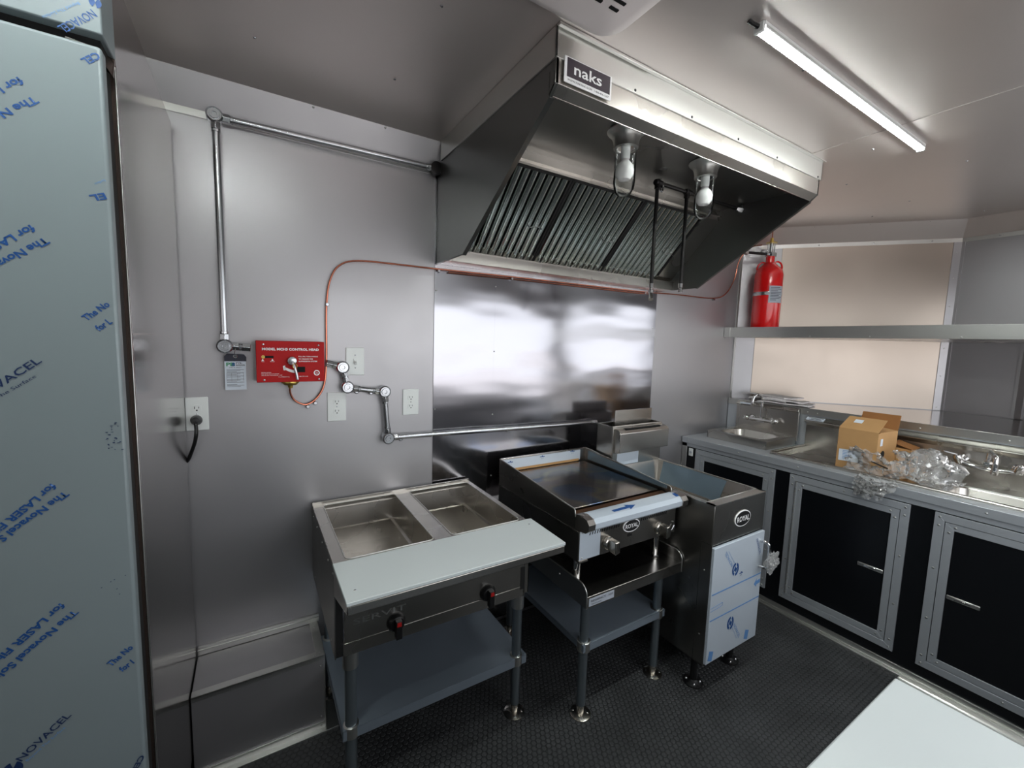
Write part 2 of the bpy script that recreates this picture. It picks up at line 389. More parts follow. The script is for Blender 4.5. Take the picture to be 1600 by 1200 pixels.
# ================================================================ SHELF across the nose
SX = 2.69
sh = thing('wall_shelf', 'long aluminium shelf across the nose wall carrying the red cylinder', 'shelf', (SX, 0, 1.742))
poly = [(SX+.004, -.006, 0), (XC-.004, -.006, 0), (N1+nA*.012).to_tuple(), (N2+nC*.012).to_tuple(), (XC-.004, W+.006, 0), (SX+.004, W+.006, 0)]
MB().prism([(p[0], p[1], 1.786) for p in poly], (0, 0, .014)).build('shelf_deck', 'alu', sh, smooth=False)
MB().prism([(p[0], p[1], 1.744) for p in poly], (0, 0, .004)).build('underside_sheet', 'steel', sh, smooth=False)
box(SX-.003, SX+.003, -.005, W+.006, 1.742, 1.8193).build('front_fascia', 'alu', sh, bevel=.0015)
box(SX-.006, SX-.003, -.003, -.05, 1.742, 1.82).build('end_bracket', 'alu', sh, smooth=False)
screws([(SX-.004, y, 1.752) for y in (-.04, -.33, -.62, -.95, -1.35, -1.8)], (-1, 0, 0), .005, .003, sh)

# ================================================================ RED SUPPRESSION CYLINDER
cx, cy, cz = 2.85, -.225, 1.8005
cyl = thing('suppression_cylinder', 'red fire suppression cylinder with brass valve standing on the shelf', 'fire cylinder', (cx, cy, cz))
R_ = .098
MB().lathe((cx, cy, cz), [(.06, 0), (R_-.012, .004), (R_, .03), (R_, .42), (R_-.008, .455), (R_-.035, .485), (.045, .505), (.03, .515), (.03, .56), (0, .56)], n=36).build('tank', 'redc', cyl)
MB().lathe((cx, cy, cz), [(R_+.0015, .262), (R_+.002, .264), (R_+.002, .287), (R_+.0015, .289)], n=36).build('strap', 'zinc', cyl)
vd = Vector((cam.location.x-cx, cam.location.y-cy, 0)).normalized(); sd = Vector((-vd.y, vd.x, 0))   # label side of the tank
for sgn in (-1, 1):
    c = Vector((cx, cy, cz+.5))+sd*(.052*sgn)-Vector((0, 0, .022))
    MB().tube([c+sd*(.030*cos(t))+Vector((0, 0, .042*sin(t)-.006*sgn*cos(t))) for t in [pi*i/10 for i in range(-1, 12)]], .0065, 8).build('handle', 'redc', cyl)
lb = MB(); a0 = math.atan2(vd.y, vd.x)
vs_ = []
for i in range(13):
    a = a0 + radians(6) + radians(62)*i/12
    for z in (cz+.205, cz+.33): vs_.append((cx+(R_+.003)*cos(a), cy+(R_+.003)*sin(a), z))
lb.add(vs_, [(2*i, 2*i+2, 2*i+3, 2*i+1) for i in range(12)]); lo = lb.build('data_label', 'label_g', cyl, label='grey printed data label')
lm = MB()
for r_ in range(9):
    z = cz+.315-r_*.0115; a1 = a0+radians(12); ln = [40, 48, 30, 50, 44, 36, 50, 42, 25][r_]
    vv = []
    for i in range(7):
        a = a1+radians(ln)*i/6
        for zz in (z, z+.004): vv.append((cx+(R_+.0036)*cos(a), cy+(R_+.0036)*sin(a), zz))
    lm.add(vv, [(2*i, 2*i+2, 2*i+3, 2*i+1) for i in range(6)])
lm.build('printed_line', 'navy', cyl, kind='stuff')
c = Vector((cx, cy, cz))+vd*(R_+.004)-sd*.0+Vector((0, 0, .275)); MB().obox(c, sd*.02, vd*.003, (0, 0, .008)).build('strap_clip', 'zinc', cyl, bevel=.001)
# valve head
v0 = Vector((cx, cy, cz))
MB().box(cx-.032, cx+.032, cy-.03, cy+.03, cz+.56, cz+.592).build('valve_body', 'zinc', cyl, bevel=.004)
MB().cyl(v0+Vector((0, 0, .59)), v0+Vector((0, 0, .66)), .013).cyl(v0+sd*.022+Vector((0, 0, .59)), v0+sd*.022+Vector((0, 0, .66)), .004).cyl(v0-sd*.022+Vector((0, 0, .59)), v0-sd*.022+Vector((0, 0, .66)), .004).build('valve_stem', 'zinc', cyl)
MB().lathe(v0+Vector((0, 0, .66)), [(.038, 0), (.038, .006), (.014, .01), (.01, .04), (0, .04)]).build('valve_cap', 'brass', cyl)
g = v0-sd*.055+vd*.02+Vector((0, 0, .59)); MB().lathe(g, [(.018, 0), (.018, .012), (.014, .014), (0, .014)], vd).build('pressure_gauge', 'zinc', cyl, bevel=0)
# ================================================================ CONDUIT RUNS ON COOKING WALL
def elbow_box(mb, c, r=.028):
    """round-faced pull elbow with raised rings"""
    mb.lathe(c, [(r*.9, .035), (r, .02), (r, -.014), (r*.82, -.02), (r*.78, -.016), (r*.6, -.016), (r*.55, -.022), (r*.3, -.022), (r*.25, -.017), (0, -.017)], (0, 1, 0), 24)
def conduit(name, label, pts, elbows, r, parent_cat='pipe', couplings=()):
    t = thing(name, label, parent_cat, pts[0])
    for a, b in zip(pts[:-1], pts[1:]):
        a = Vector(a); b = Vector(b); d = (b-a).normalized(); a2 = a+d*.02; b2 = b-d*.02
        MB().cyl(a2, b2, r, 16).build('pipe_length', 'zinc', t)
        for q, s in ((a2, 1), (b2, -1)):
            MB().cyl(q-d*.004*s, q+d*s*.026, r+.0045, 6).cyl(q+d*s*.026, q+d*s*.036, r+.0025, 12).build('compression_nut', 'zinc', t, bevel=.0015, ang=20)
    for e in elbows:
        m_ = MB(); elbow_box(m_, e); m_.build('pull_elbow', 'zinc', t, ang=30)
    return t
yc = -.034
c1 = conduit('conduit_run', 'zinc conduit dropping from ceiling corner to the red control box', [(.222, yc, 2.470), (-.653, yc, 2.458), (-.650, yc, 1.608), (-.548, yc, 1.600)],
        [(-.655, yc, 2.460), (-.650, yc, 1.606)], .0125)
MB().lathe((.215, -.02, 2.468), [(.03, 0), (.03, -.03), (.02, -.034), (0, -.034)], (0, 1, 0)).build('end_elbow', 'blackpipe', c1)
c2 = conduit('conduit_run', 'stepped zinc conduit from the red box along the wall to the fryer flue', [(-.297, yc, 1.543), (-.216, yc, 1.522), (-.196, yc, 1.428), (-.030, yc, 1.402), (-.012, yc, 1.180), (1.34, yc, 1.155)],
        [(-.216, yc, 1.520), (-.196, yc, 1.430), (-.030, yc, 1.404), (-.012, yc, 1.178)], .0125)
for x, z in ((-.155, 1.40), (-.09, 1.392), (.05, 1.158), (.66, 1.15)):
    MB().lathe((x, -.012, z+.008), [(.011, 0), (.011, -.02), (.007, -.024), (0, -.024)], (0, 1, 0), 12).build('strap_screw', 'zinc', c2)
# ================================================================ RED CONTROL BOX
bx0, bx1, bz0, bz1, by = -.547, -.297, 1.464, 1.631, -.088
cb = thing('control_box', 'red suppression control head box with pull handle on the grey wall', 'control box', ((bx0+bx1)/2, 0, bz0))
MB().box(bx0, bx1, 0, by, bz0, bz1).build('box_body', 'red', cb, bevel=.002)
FX, FZ = (1, 0, 0), (0, 0, 1)
def fp(x, z, y=by-.0006): return (x, y, z)
text('MODEL MCH3 CONTROL HEAD', fp(-.526, 1.594), FX, FZ, .207, .0092, 'wt', cb, bold=.035)
for s, x, z, w in (('PULL PIN, TURN HANDLE', -.396, 1.567, .073), ('TO RELEASE FIRE', -.396, 1.557, .054), ('SUPPRESSION SYSTEM', -.396, 1.547, .070)):
    text(s, fp(x, z), FX, FZ, w, .0048, 'wt', cb, bold=.015)
for s, x, z, w in (('INSTALLATION', -.530, 1.502, .034), ('MUST BE BY AN AUTHORIZED', -.530, 1.4965, .062), ('DEALER PER THE MANUAL 1-800', -.530, 1.491, .073), ('For an EMERGENCY CALL', -.470, 1.484, .04), ('1-800-555-0100', -.398, 1.485, .036)):
    text(s, fp(x, z), FX, FZ, w, .0034, 'wt', cb)
text('Set', fp(-.529, 1.547), FX, FZ, .01, .003, 'wt', cb); text('Fired', fp(-.498, 1.547), FX, FZ, .014, .003, 'wt', cb)
MB().prism([fp(-.529, 1.551), fp(-.520, 1.551), fp(-.5245, 1.560)], (0, -.0005, 0)).prism([fp(-.495, 1.551), fp(-.486, 1.551), fp(-.4905, 1.560)], (0, -.0005, 0)).build('indicator_mark', 'wt', cb, smooth=False)
MB().box(-.517, -.486, by-.0008, by, 1.5625, 1.5715).build('indicator_slot', 'hole', cb, smooth=False)
MB().lathe((-.5225, by, 1.567), [(.0065, 0), (.0065, -.003), (0, -.003)], (0, 1, 0), 14).build('indicator_button', 'brass', cb)
MB().box(-.402, -.372, by-.0008, by, 1.504, 1.527).build('window_slot', 'hole', cb, smooth=False)
# curved white arrow
pts = []
for i in range(9):
    t = i/8; pts.append(fp(-.448+.038*t, 1.529-.014*math.sin(t*1.5)-.002))
for i in range(9):
    t = 1-i/8; pts.append(fp(-.448+.036*t, 1.517-.014*math.sin(t*1.5)-.001))
MB().prism(pts, (0, -.0006, 0)).prism([fp(-.452, 1.513), fp(-.4455, 1.512), fp(-.446, 1.533), fp(-.454, 1.530)], (0, -.0006, 0)).build('direction_arrow', 'wt', cb, smooth=False)
ring = ell(fp(-.328, 1.501), FX, FZ, .0115, .0115); rin = ell(fp(-.328, 1.501), FX, FZ, .008, .008)
n_ = len(ring); MB().add(ring+rin, [(i, (i+1) % n_, n_+(i+1) % n_, n_+i) for i in range(n_)]).build('certification_ring', 'wt', cb, smooth=False)
text('UL', fp(-.334, 1.4975), FX, FZ, .012, .007, 'wt', cb)
screws([(x, by, z) for x in (-.521, -.320) for z in (1.617, 1.474)], (0, -1, 0), .0045, .002, cb, 'zinc')
hd = MB().lathe((-.421, by, 1.552), [(.019, 0), (.019, -.012), (.016, -.018), (.009, -.02), (0, -.02)], (0, 1, 0))
hd.tube([(-.421, by-.016, 1.550), (-.414, by-.022, 1.532), (-.408, by-.022, 1.505), (-.403, by-.02, 1.476)], .006, 10)
hd.build('pull_handle', 'zinc', cb)
MB().tube([(-.412+.008*cos(t), by-.026, 1.531+.010*sin(t)) for t in [2*pi*i/14 for i in range(15)]], .0014, 6).build('pin_ring', 'brass', cb)
MB().lathe((-.425, by+.045, 1.464), [(.012, .002), (.034, .0), (.034, -.006), (.024, -.016), (.01, -.018), (.008, -.03), (0, -.03)], (0, 0, 1)).build('bottom_valve', 'brass', cb)
# ================================================================ COPPER TUBE
ct = thing('copper_tube', 'thin copper detection tube looping from red box up and under the hood', 'tube', (-.425, -.03, 1.434))
P = [(-.428, by+.045, 1.437), (-.424, by+.05, 1.405), (-.406, -.03, 1.376), (-.365, -.018, 1.357), (-.321, -.014, 1.383), (-.289, -.014, 1.445), (-.279, -.014, 1.558), (-.278, -.014, 1.67), (-.276, -.014, 1.783), (-.262, -.014, 1.894), (-.222, -.014, 1.967), (-.14, -.014, 1.998), (.05, -.014, 2.003), (.224, -.014, 2.004), (.669, -.014, 2.010), (1.2, -.014, 2.014), (1.677, -.014, 2.017), (2.074, -.014, 2.028), (2.492, -.014, 2.035), (2.652, -.014, 2.087), (2.748, -.014, 2.211), (2.765, -.03, 2.349), (2.79, -.09, 2.44), (2.82, -.17, 2.455)]
P = crm(P, 5)
MB().tube(P, .0042, 8).build('tube_body', 'copper', ct)
MB().tube([(p.x, p.y-.0005, p.z-.011) for p in P if .24 < p.x < 1.84 and p.z > 1.99], .0035, 8).build('tube_second_line', 'copper', ct)
for x, z in ((-.281, 1.80), (-.365, 1.352), (.235, 2.0), (.66, 2.005), (1.72, 2.016), (2.49, 2.03), (-.335, 1.366)):
    MB().lathe((x+.008, -.001, z-.005), [(.008, 0), (.009, -.014), (.006, -.021), (0, -.021)], (0, 1, 0), 10).build('tube_clip', 'zinc', ct)
# coil above cylinder
cl = thing('copper_coil', 'small copper tube loop above the red cylinder valve', 'tube', (cx, cy, cz+.70))
pc = []
for i in range(30):
    t = i/29*2*pi*1.15; pc.append(Vector((cx, cy, cz+.70))+sd*(-.085-.03*cos(t))+Vector((0, 0, .04+.055*sin(t)))+vd*.01)
top = Vector((cx, cy, cz+.70))
pc += crm([pc[-1], top-sd*.07+Vector((0, 0, .115)), top-sd*.02+Vector((0, 0, .12)), top+Vector((0, 0, .07)), top+Vector((0, 0, .0))], 6)
MB().tube(pc, .0035, 8).build('coil_tube', 'copper', cl)
# black discharge pipe from cylinder toward hood
dp = thing('discharge_pipe', 'short black pipe joining the red cylinder to the hood', 'pipe', (cx-.03, cy, cz+.576))
q0 = Vector((cx-.032, cy, cz+.576)); q1 = Vector((2.62, -.16, cz+.575)); q2 = Vector((1.886, -.16, cz+.61))
MB().tube([q0, q1, q2], .010, 12).build('pipe_length', 'blackpipe', dp)
MB().cyl(q1+Vector((.03, 0, 0)), q1-Vector((.03, 0, 0)), .017, 8).cyl(q0-Vector((.004, 0, 0)), q0-Vector((.03, -.005, 0)), .016, 8).build('pipe_union', 'zinc', dp)

# ================================================================ TAG
tg = thing('inspection_tag', 'white inspection tag with navy top hanging below the left conduit elbow', 'tag', (-.617, -.03, 1.43))
MB().box(-.654, -.582, -.031, -.030, 1.432, 1.546).build('paper_card', 'label', tg, smooth=False)
MB().prism([(-.654, -.0318, 1.546), (-.654, -.0318, 1.566), (-.645, -.0318, 1.577), (-.588, -.0318, 1.574), (-.580, -.0318, 1.563), (-.580, -.0318, 1.546)], (0, .0016, 0)).build('tag_header', 'navy', tg, smooth=False)
ty = -.0312
text('PB', (-.648, ty, 1.527), FX, FZ, .027, .014, 'green', tg, bold=.03); text('8', (-.630, ty-.0003, 1.527), FX, FZ, .011, .014, 'ink', tg, bold=.03)
text('PYE-', (-.616, ty, 1.536), FX, FZ, .022, .006, 'navy', tg, bold=.02); text('BARKER', (-.616, ty, 1.528), FX, FZ, .031, .0055, 'navy', tg, bold=.02)
text('FIRE & SAFETY', (-.638, ty, 1.519), FX, FZ, .042, .004, 'bk', tg)
lm = MB()
for i in range(17):
    z = 1.512-i*.0042
    if i in (8, 13): continue
    lm.box(-.648, -.59-.012*((i*7) % 3), ty-.0004, ty, z, z+.0012)
for x in (-.648, -.632, -.612, -.592): lm.box(x, x+.0006, ty-.0004, ty, 1.468, 1.500)
lm.build('printed_line', 'bk', tg, kind='stuff')
MB().tube([(-.617, -.034, 1.566), (-.62, -.045, 1.575), (-.617, -.05, 1.59), (-.614, -.045, 1.600)], .0012, 6).tube([(-.617+.006*cos(t), -.0335, 1.566+.006*sin(t)) for t in [2*pi*i/12 for i in range(13)]], .0014, 6).build('tie_wire', 'zinc', tg)

# ================================================================ OUTLETS + SWITCH
def outlet(cx, cz, label, w=.078, h=.128, plug=False, name='wall_outlet'):
    t = thing(name, label, 'outlet', (cx, 0, cz), 'white wall plates on the cooking wall')
    MB().box(cx-w/2, cx+w/2, -.006, 0, cz-h/2, cz+h/2).build('cover_plate', 'plate', t, bevel=.0025)
    for s in (1, -1):
        c = Vector((cx, -.006, cz+s*.0215))
        rec = MB().prism([c+Vector((.0175*cos(a) if abs(cos(a)) < .86 else .015*math.copysign(1, cos(a)), 0, .0155*sin(a))) for a in [2*pi*i/24 for i in range(24)]], (0, -.0022, 0)).build('socket', 'plate', t, smooth=False)
        MB().box(c.x-.008, c.x-.0058, -.0086, -.008, c.z-.001, c.z+.008).box(c.x+.0055, c.x+.0075, -.0086, -.008, c.z, c.z+.007).lathe((c.x, -.008, c.z-.007), [(.0028, 0), (.0028, -.0006), (0, -.0006)], (0, 1, 0), 10).build('slot', 'hole', rec, smooth=False)
    screws([(cx, -.006, cz)], (0, -1, 0), .003, .0015, t, 'zinc')
    return t
outlet(-.7505, 1.338, 'white duplex wall outlet beside the fridge with a black plug in it', .074, .132)
outlet(-.2365, 1.338, 'white duplex wall outlet just under the stepped conduit', .08, .132)
outlet(.108, 1.343, 'white duplex wall outlet nearest the stainless splash sheet', .08, .128)
sw = thing('light_switch', 'white toggle light switch plate right of the red control box', 'switch', (-.155, 0, 1.544))
MB().box(-.196, -.115, -.006, 0, 1.481, 1.608).build('cover_plate', 'plate', sw, bevel=.003)
MB().box(-.1625, -.1485, -.010, -.004, 1.532, 1.557).build('toggle_frame', 'plate', sw, bevel=.001)
MB().obox((-.1555, -.013, 1.540), (.004, 0, 0), (0, .008, .004), (0, -.003, .006)).build('toggle', 'plate', sw, bevel=.001)
screws([(-.1555, -.006, 1.573), (-.1555, -.006, 1.515)], (0, -1, 0), .003, .0015, sw, 'zinc')
pg = thing('power_plug', 'black plug and cord hanging from the outlet beside the fridge', 'plug', (-.755, -.008, 1.315))
MB().lathe((-.752, -.0095, 1.314), [(.017, 0), (.020, -.012), (.016, -.032), (.012, -.045), (0, -.047)], (0, 1, -.15), 16).build('plug_body', 'blackp', pg)
MB().tube(crm([(-.752, -.048, 1.306), (-.750, -.062, 1.275), (-.757, -.055, 1.235), (-.772, -.034, 1.190), (-.784, -.012, 1.160), (-.80, -.009, 1.145), (-.85, -.009, 1.12)], 5), .0065, 10).build('cord', 'blackp', pg)

# ================================================================ WHEEL WELL BOX
ww = thing('wheel_well_cover', 'low grey sheet metal wheel well box on the floor beside fridge', 'wheel well cover', (-.56, -.125, 0))
xw = -.337; yw = -.25
MB().box(XL+.003, xw, yw, -.003, 0, .33).build('sheet_box', 'wall', ww, bevel=.002)
MB().box(XL+.003, xw+.01, -.012, -.001, .332, .368).box(XL+.003, xw+.01, -.016, -.001, .352, .357).build('wall_flange', 'alu', ww, bevel=.001)
MB().box(XL+.003, xw+.003, yw-.004, yw+.03, .328, .334).box(XL+.003, xw+.003, yw-.004, yw, .315, .334).build('edge_trim', 'alu', ww, bevel=.001)
MB().box(xw-.03, xw+.003, yw, -.012, .329, .3345).box(xw, xw+.004, yw, -.003, 0, .334).build('end_trim', 'alu', ww, bevel=.001)
MB().box(XL+.003, xw+.05, yw-.028, yw, .0, .008).box(XL+.003, xw, yw-.006, yw, 0, .035).box(xw, xw+.05, yw, -.01, 0, .006).build('floor_flange', 'alu', ww, bevel=.001)
screws([(xw-.015, yw-.004, .29), (xw-.015, yw-.004, .06), (xw-.015, yw-.006, .02)], (0, -1, 0), .004, .003, ww)
screws([(xw-.015, -.05, .3345), (xw-.015, yw+.02, .3345), (xw-.04, yw+.012, .334)], (0, 0, 1), .004, .003, ww)

# ================================================================ FRIDGE
fx0 = -1.53; fy = -.80
fr = thing('refrigerator', 'tall stainless refrigerator, door covered in printed grey protective film', 'refrigerator', ((fx0+XL)/2, -.4, 0))
MB().box(fx0, XL, fy, -.018, .10, 2.408).build('cabinet', 'fridge', fr, bevel=.003)
MB().box(XL-.05, XL+.0015, fy-.006, fy, .10, 2.205).build('side_edge', 'filmgap', fr, bevel=.002)
MB().box(XL-.0012, XL+.0012, fy-.0075, fy+.0055, .10, 2.20).build('bright_edge', 'alu', fr, bevel=.0008)
MB().box(XL-.002, XL+.0012, -.555, fy, 1.6475, 1.651).build('seam_strip', 'steel', fr, smooth=False)
MB().box(fx0+.01, XL-.008, -.868, fy-.006, .12, 2.215).build('gasket', 'gap', fr, smooth=False)
dz1 = 2.187
MB().box(fx0, XL, -.872, -.904, .11, dz1).build('door', 'film', fr, bevel=.006, seg=4)
dr = bpy.data.objects['door']
MB().box(fx0, XL+.001, fy, -.893, 2.2145, 2.408).build('top_grille', 'film', fr, bevel=.0025)
tgp = bpy.data.objects['top_grille']
MB().prism([(XL-.06, -.871, 2.2025), (XL-.025, -.871, 2.199), (XL-.001, -.862, 2.17), (XL+.001, -.83, 2.17), (XL+.001, -.81, 2.214), (XL-.06, -.85, 2.214)], (0, .006, 0)).build('hinge_bracket', 'filmgap', fr, bevel=.001)
MB().tube([(XL-.055, -.875, 2.198), (XL-.02, -.875, 2.194), (XL-.004, -.872, 2.172)], .004, 8).build('hinge_lip', 'steel', fr)
TX = [('The Novac',(-0.882,2.071),(-0.962,2.001),0.0115,'ink'),('for LASER',(-0.899,2.098),(-0.969,2.034),0.0115,'ink'),
('The Novacel',(-0.882,1.825),(-0.965,1.758),0.012,'ink'),('for LASER',(-0.899,1.845),(-0.970,1.786),0.012,'ink'),
('The Novacel Solution',(-0.882,1.340),(-1.022,1.227),0.012,'ink'),('for LASER Fiber',(-0.899,1.358),(-1.000,1.264),0.012,'ink'),
('The Novacel Solution',(-0.882,1.092),(-1.027,0.967),0.012,'ink'),('for LASER Fiber',(-0.900,1.112),(-1.010,1.014),0.012,'ink'),
('The No',(-0.833,1.673),(-0.797,1.706),0.0115,'ink'),('for L',(-0.816,1.654),(-0.795,1.672),0.0115,'ink'),
('The No',(-0.833,0.947),(-0.795,0.976),0.012,'ink'),('for I',(-0.816,0.928),(-0.795,0.941),0.012,'ink'),
('NOVACEL',(-0.988,1.517),(-0.898,1.594),0.0125,'inkn'),('Beyond The Surface',(-0.997,1.497),(-0.907,1.565),0.006,'inkn'),
('NOVACEL',(-0.972,0.800),(-0.897,0.865),0.0125,'inkn'),('Beyond The Surface',(-0.964,0.796),(-0.907,0.842),0.005,'inkl'),
('CEL',(-0.795,2.176),(-0.817,2.155),0.0115,'ink'),('EL',(-0.796,1.921),(-0.818,1.912),0.0115,'ink'),
('Surface',(-0.794,1.947),(-0.809,1.936),0.004,'inkl'),('CEL',(-0.796,0.720),(-0.813,0.689),0.01,'inkn')]
def ftext(L, par, y):
    for s, a, b, h, m in L:
        d = Vector((b[0]-a[0], 0, b[1]-a[1])); w = d.length; d.normalize(); u = Vector((-d.z, 0, d.x))
        text(s, (a[0], y, a[1]), d, u, w, h, m, par, name='film_print', bold=(.012 if s == 'NOVACEL' else .03) if h > .007 else 0)
ftext(TX, dr, -.9042)
ftext([('NOVACEL',(-0.800,2.254),(-0.848,2.206),0.013,'ink'),('Beyond The Surface',(-0.817,2.260),(-0.867,2.216),0.005,'inkl')], tgp, -.8932)
def logo_disc(c, r, par, y, m='ink'):
    o = ell((c[0], y, c[1]), FX, FZ, r, r); a = MB()
    a.add([Vector((c[0], y-.0004, c[1]))]+[p-Vector((0, .0004, 0)) for p in o], [(0, i+1, (i+1) % 28+1) for i in range(28) if not (4 < i < 8 or 18 < i < 22)])
    a.build('logo_print', m, par, smooth=False)
logo_disc((-.984, .791), .014, dr, -.9044, 'inkn'); logo_disc((-.7945+.001, 2.268), .009, tgp, -.8935)
lm = MB()
for i in range(26):
    x = -.806+random.uniform(-.012, .012); z = 1.44+random.uniform(-.03, .03)
    lm.box(x, x+random.uniform(.001, .004), -.9048, -.9041, z, z+random.uniform(.0008, .002))
for i in range(6):
    x = -.82+random.uniform(-.02, .02); z = 1.13+random.uniform(-.03, .03); lm.box(x, x+.002, -.9048, -.9041, z, z+.001)
lm.build('ink_fleck', 'inkn', dr, kind='stuff')

# ================================================================ RANGE HOOD
hx1, hx2 = .234, 1.874; hy = -.953
hd_ = thing('range_hood', 'large stainless range hood with baffle filters hung above cooking line', 'range hood', ((hx1+hx2)/2, -.45, 2.03))
side = [(0, 2.03), (-.31, 2.03), (-.925, 2.405), (hy, 2.43), (hy, H-.003), (0, H-.003)]
for x, s in ((hx1, 1), (hx2-.012, 1)):
    MB().prism([(x, min(y, -.006), z) for y, z in side], (.012, 0, 0)).build('side_panel', 'hood', hd_, bevel=.0015)
MB().box(hx1, hx2, hy, hy+.012, 2.43, H-.003).build('front_fascia', 'steel', hd_, bevel=.0015)
MB().prism([(hx1, hy, 2.43), (hx1, hy+.03, 2.407), (hx1, hy+.03, 2.413), (hx1, hy+.012, 2.43)], (hx2-hx1, 0, 0)).box(hx1, hx2, hy+.028, hy+.033, 2.407, 2.475).build('front_lip', 'steel', hd_, smooth=False)
for x in (hx1-.001, hx2-.018):
    MB().prism([(x, -.31, 2.026), (x, -.925, 2.401), (x, -.915, 2.412), (x, -.30, 2.037)], (.019, 0, 0)).build('edge_fold', 'hood', hd_, smooth=False)
MB().box(hx1+.012, hx2-.012, hy+.03, -.43, 2.475, 2.48).build('inner_top', 'steel2', hd_, smooth=False)
MB().box(hx1+.012, hx2-.012, -.425, -.433, 2.418, 2.475).box(hx1+.012, hx2-.012, -.425, -.447, 2.434, 2.440).build('inner_band', 'steel', hd_, smooth=False)
MB().box(hx1+.012, hx2-.012, -.006, -.13, 2.03, 2.036).box(hx1+.012, hx2-.012, -.125, -.131, 2.03, 2.085).box(hx1+.012, hx2-.012, -.10, -.135, 2.079, 2.085).build('grease_trough', 'steel', hd_, bevel=.001)
for k_ in range(7): pass
# closure flashing round the hood top
MB().box(hx1-.006, hx2+.006, hy-.006, hy, 2.499, H-.001).box(hx1-.006, hx2+.006, hy-.02, hy-.006, H-.006, H-.001).box(hx1-.006, hx1, hy-.006, -.06, 2.499, H-.001).box(hx2, hx2+.006, hy-.006, -.06, 2.499, H-.001).build('closure_flashing', 'alu', hd_, bevel=.001)
MB().box(hx1-.006, .62, hy-.022, hy-.012, H-.010, H-.001).build('flashing_lap', 'alu', hd_, bevel=.001)
screws([(x, hy-.006, 2.508) for x in (.27, .56, .86, 1.16, 1.46, 1.84)], (0, -1, 0), .005, .003, hd_, 'bk')
# filters at 45 degrees
p0 = Vector((0, -.10, 2.085)); p1 = Vector((0, -.43, 2.418)); sl = (p1-p0).normalized(); nn = Vector((0, -sl.z, sl.y)); L = (p1-p0).length   # nn points down/front
if nn.z > 0: nn = -nn
FW = .486
for f_ in range(3):
    X0 = hx1+.014+f_*(FW+.003)
    fo = MB()
    c = lambda x, s, n: Vector((x, 0, 0))+p0+sl*s+nn*n
    for (xa, xb, sa, sb) in ((X0, X0+FW, 0, .012), (X0, X0+FW, L-.012, L), (X0, X0+.012, 0, L), (X0+FW-.012, X0+FW, 0, L)):
        fo.obox((c(xa, sa, -.02)+c(xb, sb, .004))/2, (abs(xb-xa)/2, 0, 0), sl*((sb-sa)/2), nn*.012)
    fo.obox(c(X0+FW/2, L/2, -.045), (FW/2, 0, 0), sl*(L/2), nn*.001)
    fo = fo.build('grease_filter', 'gap', hd_, smooth=False)  # frame and back plate blackened to paint the shade between the baffles
    nb = 11; stp = (FW-.024)/nb
    for i in range(nb):
        xc = X0+.012+stp*(i+.5); w = stp*.36
        for (xo, n0, sgn, hw, nm) in ((0, .0, 1, w, 'baffle'),):
            prof = [(-hw, -.012), (-hw, -.002), (-hw*.62, .006), (0, .009), (hw*.62, .006), (hw, -.002), (hw, -.012), (hw*.8, -.012), (hw*.8, -.003), (0, .006), (-hw*.8, -.003), (-hw*.8, -.012)]
            MB().prism([c(xc+a+random.uniform(-.0006, .0006), .010, b) for a, b in prof], sl*(L-.02)).build(nm, 'baffle', fo, ang=60)
        if i < nb-1:
            MB().obox(c(xc+stp/2, L/2, -.026), (stp*.30, 0, 0), sl*(L/2-.012), nn*.002).build('back_baffle', 'gap', fo, smooth=False)  # blackened as well, for the shaded gaps between baffles
    dr_ = MB()
    for i in range(nb+1):
        xx = X0+.012+stp*i
        dr_.obox(c(xx, .028, .003), (.004, 0, 0), sl*.016, nn*.006)
    dr_.build('drain_notch', 'steel', fo, smooth=False, kind='stuff')
    for xh in (X0+FW-.10,):
        a = c(xh-.035, L*.46, .012); b = c(xh+.035, L*.46, .012)
        MB().tube(crm([a, a+nn*.03, (a+b)/2+nn*.036+sl*.012, b+nn*.03, b], 5), .0028, 8).build('handle', 'chrome', fo)
MB().obox(Vector(((hx1+.014+3*(FW+.003)+hx2-.012)/2, 0, 0))+p0+sl*(L/2), ((hx2-.012-hx1-.014-3*(FW+.003))/2, 0, 0), sl*(L/2), nn*.003).build('filler_strip', 'steel', hd_, smooth=False)
screws([(x, -.134, 2.082) for x in [.35+.21*i for i in range(7)]], (0, -1, 0), .004, .006, hd_, 'zinc', 'trough_clip')
# name sign
sx0, sx1, sz0, sz1 = .258, .450, 2.438, 2.512
sg = MB().box(sx0, sx1, hy-.010, hy-.0065, sz0, sz1).build('name_sign', 'wt', hd_, bevel=.003)
MB().box(sx0+.010, sx1-.008, hy-.0108, hy-.0098, sz0+.017, sz1-.004).build('sign_face', 'signbg', sg, smooth=False)
text('naks', (sx0+.036, hy-.011, sz0+.029), FX, FZ, .112, .031, 'wt', sg, bold=.015)
text('WWW.NAKSINC.COM   1-866-856-1267', (sx0+.012, hy-.0102, sz0+.0055), FX, FZ, .168, .006, 'bk', sg)

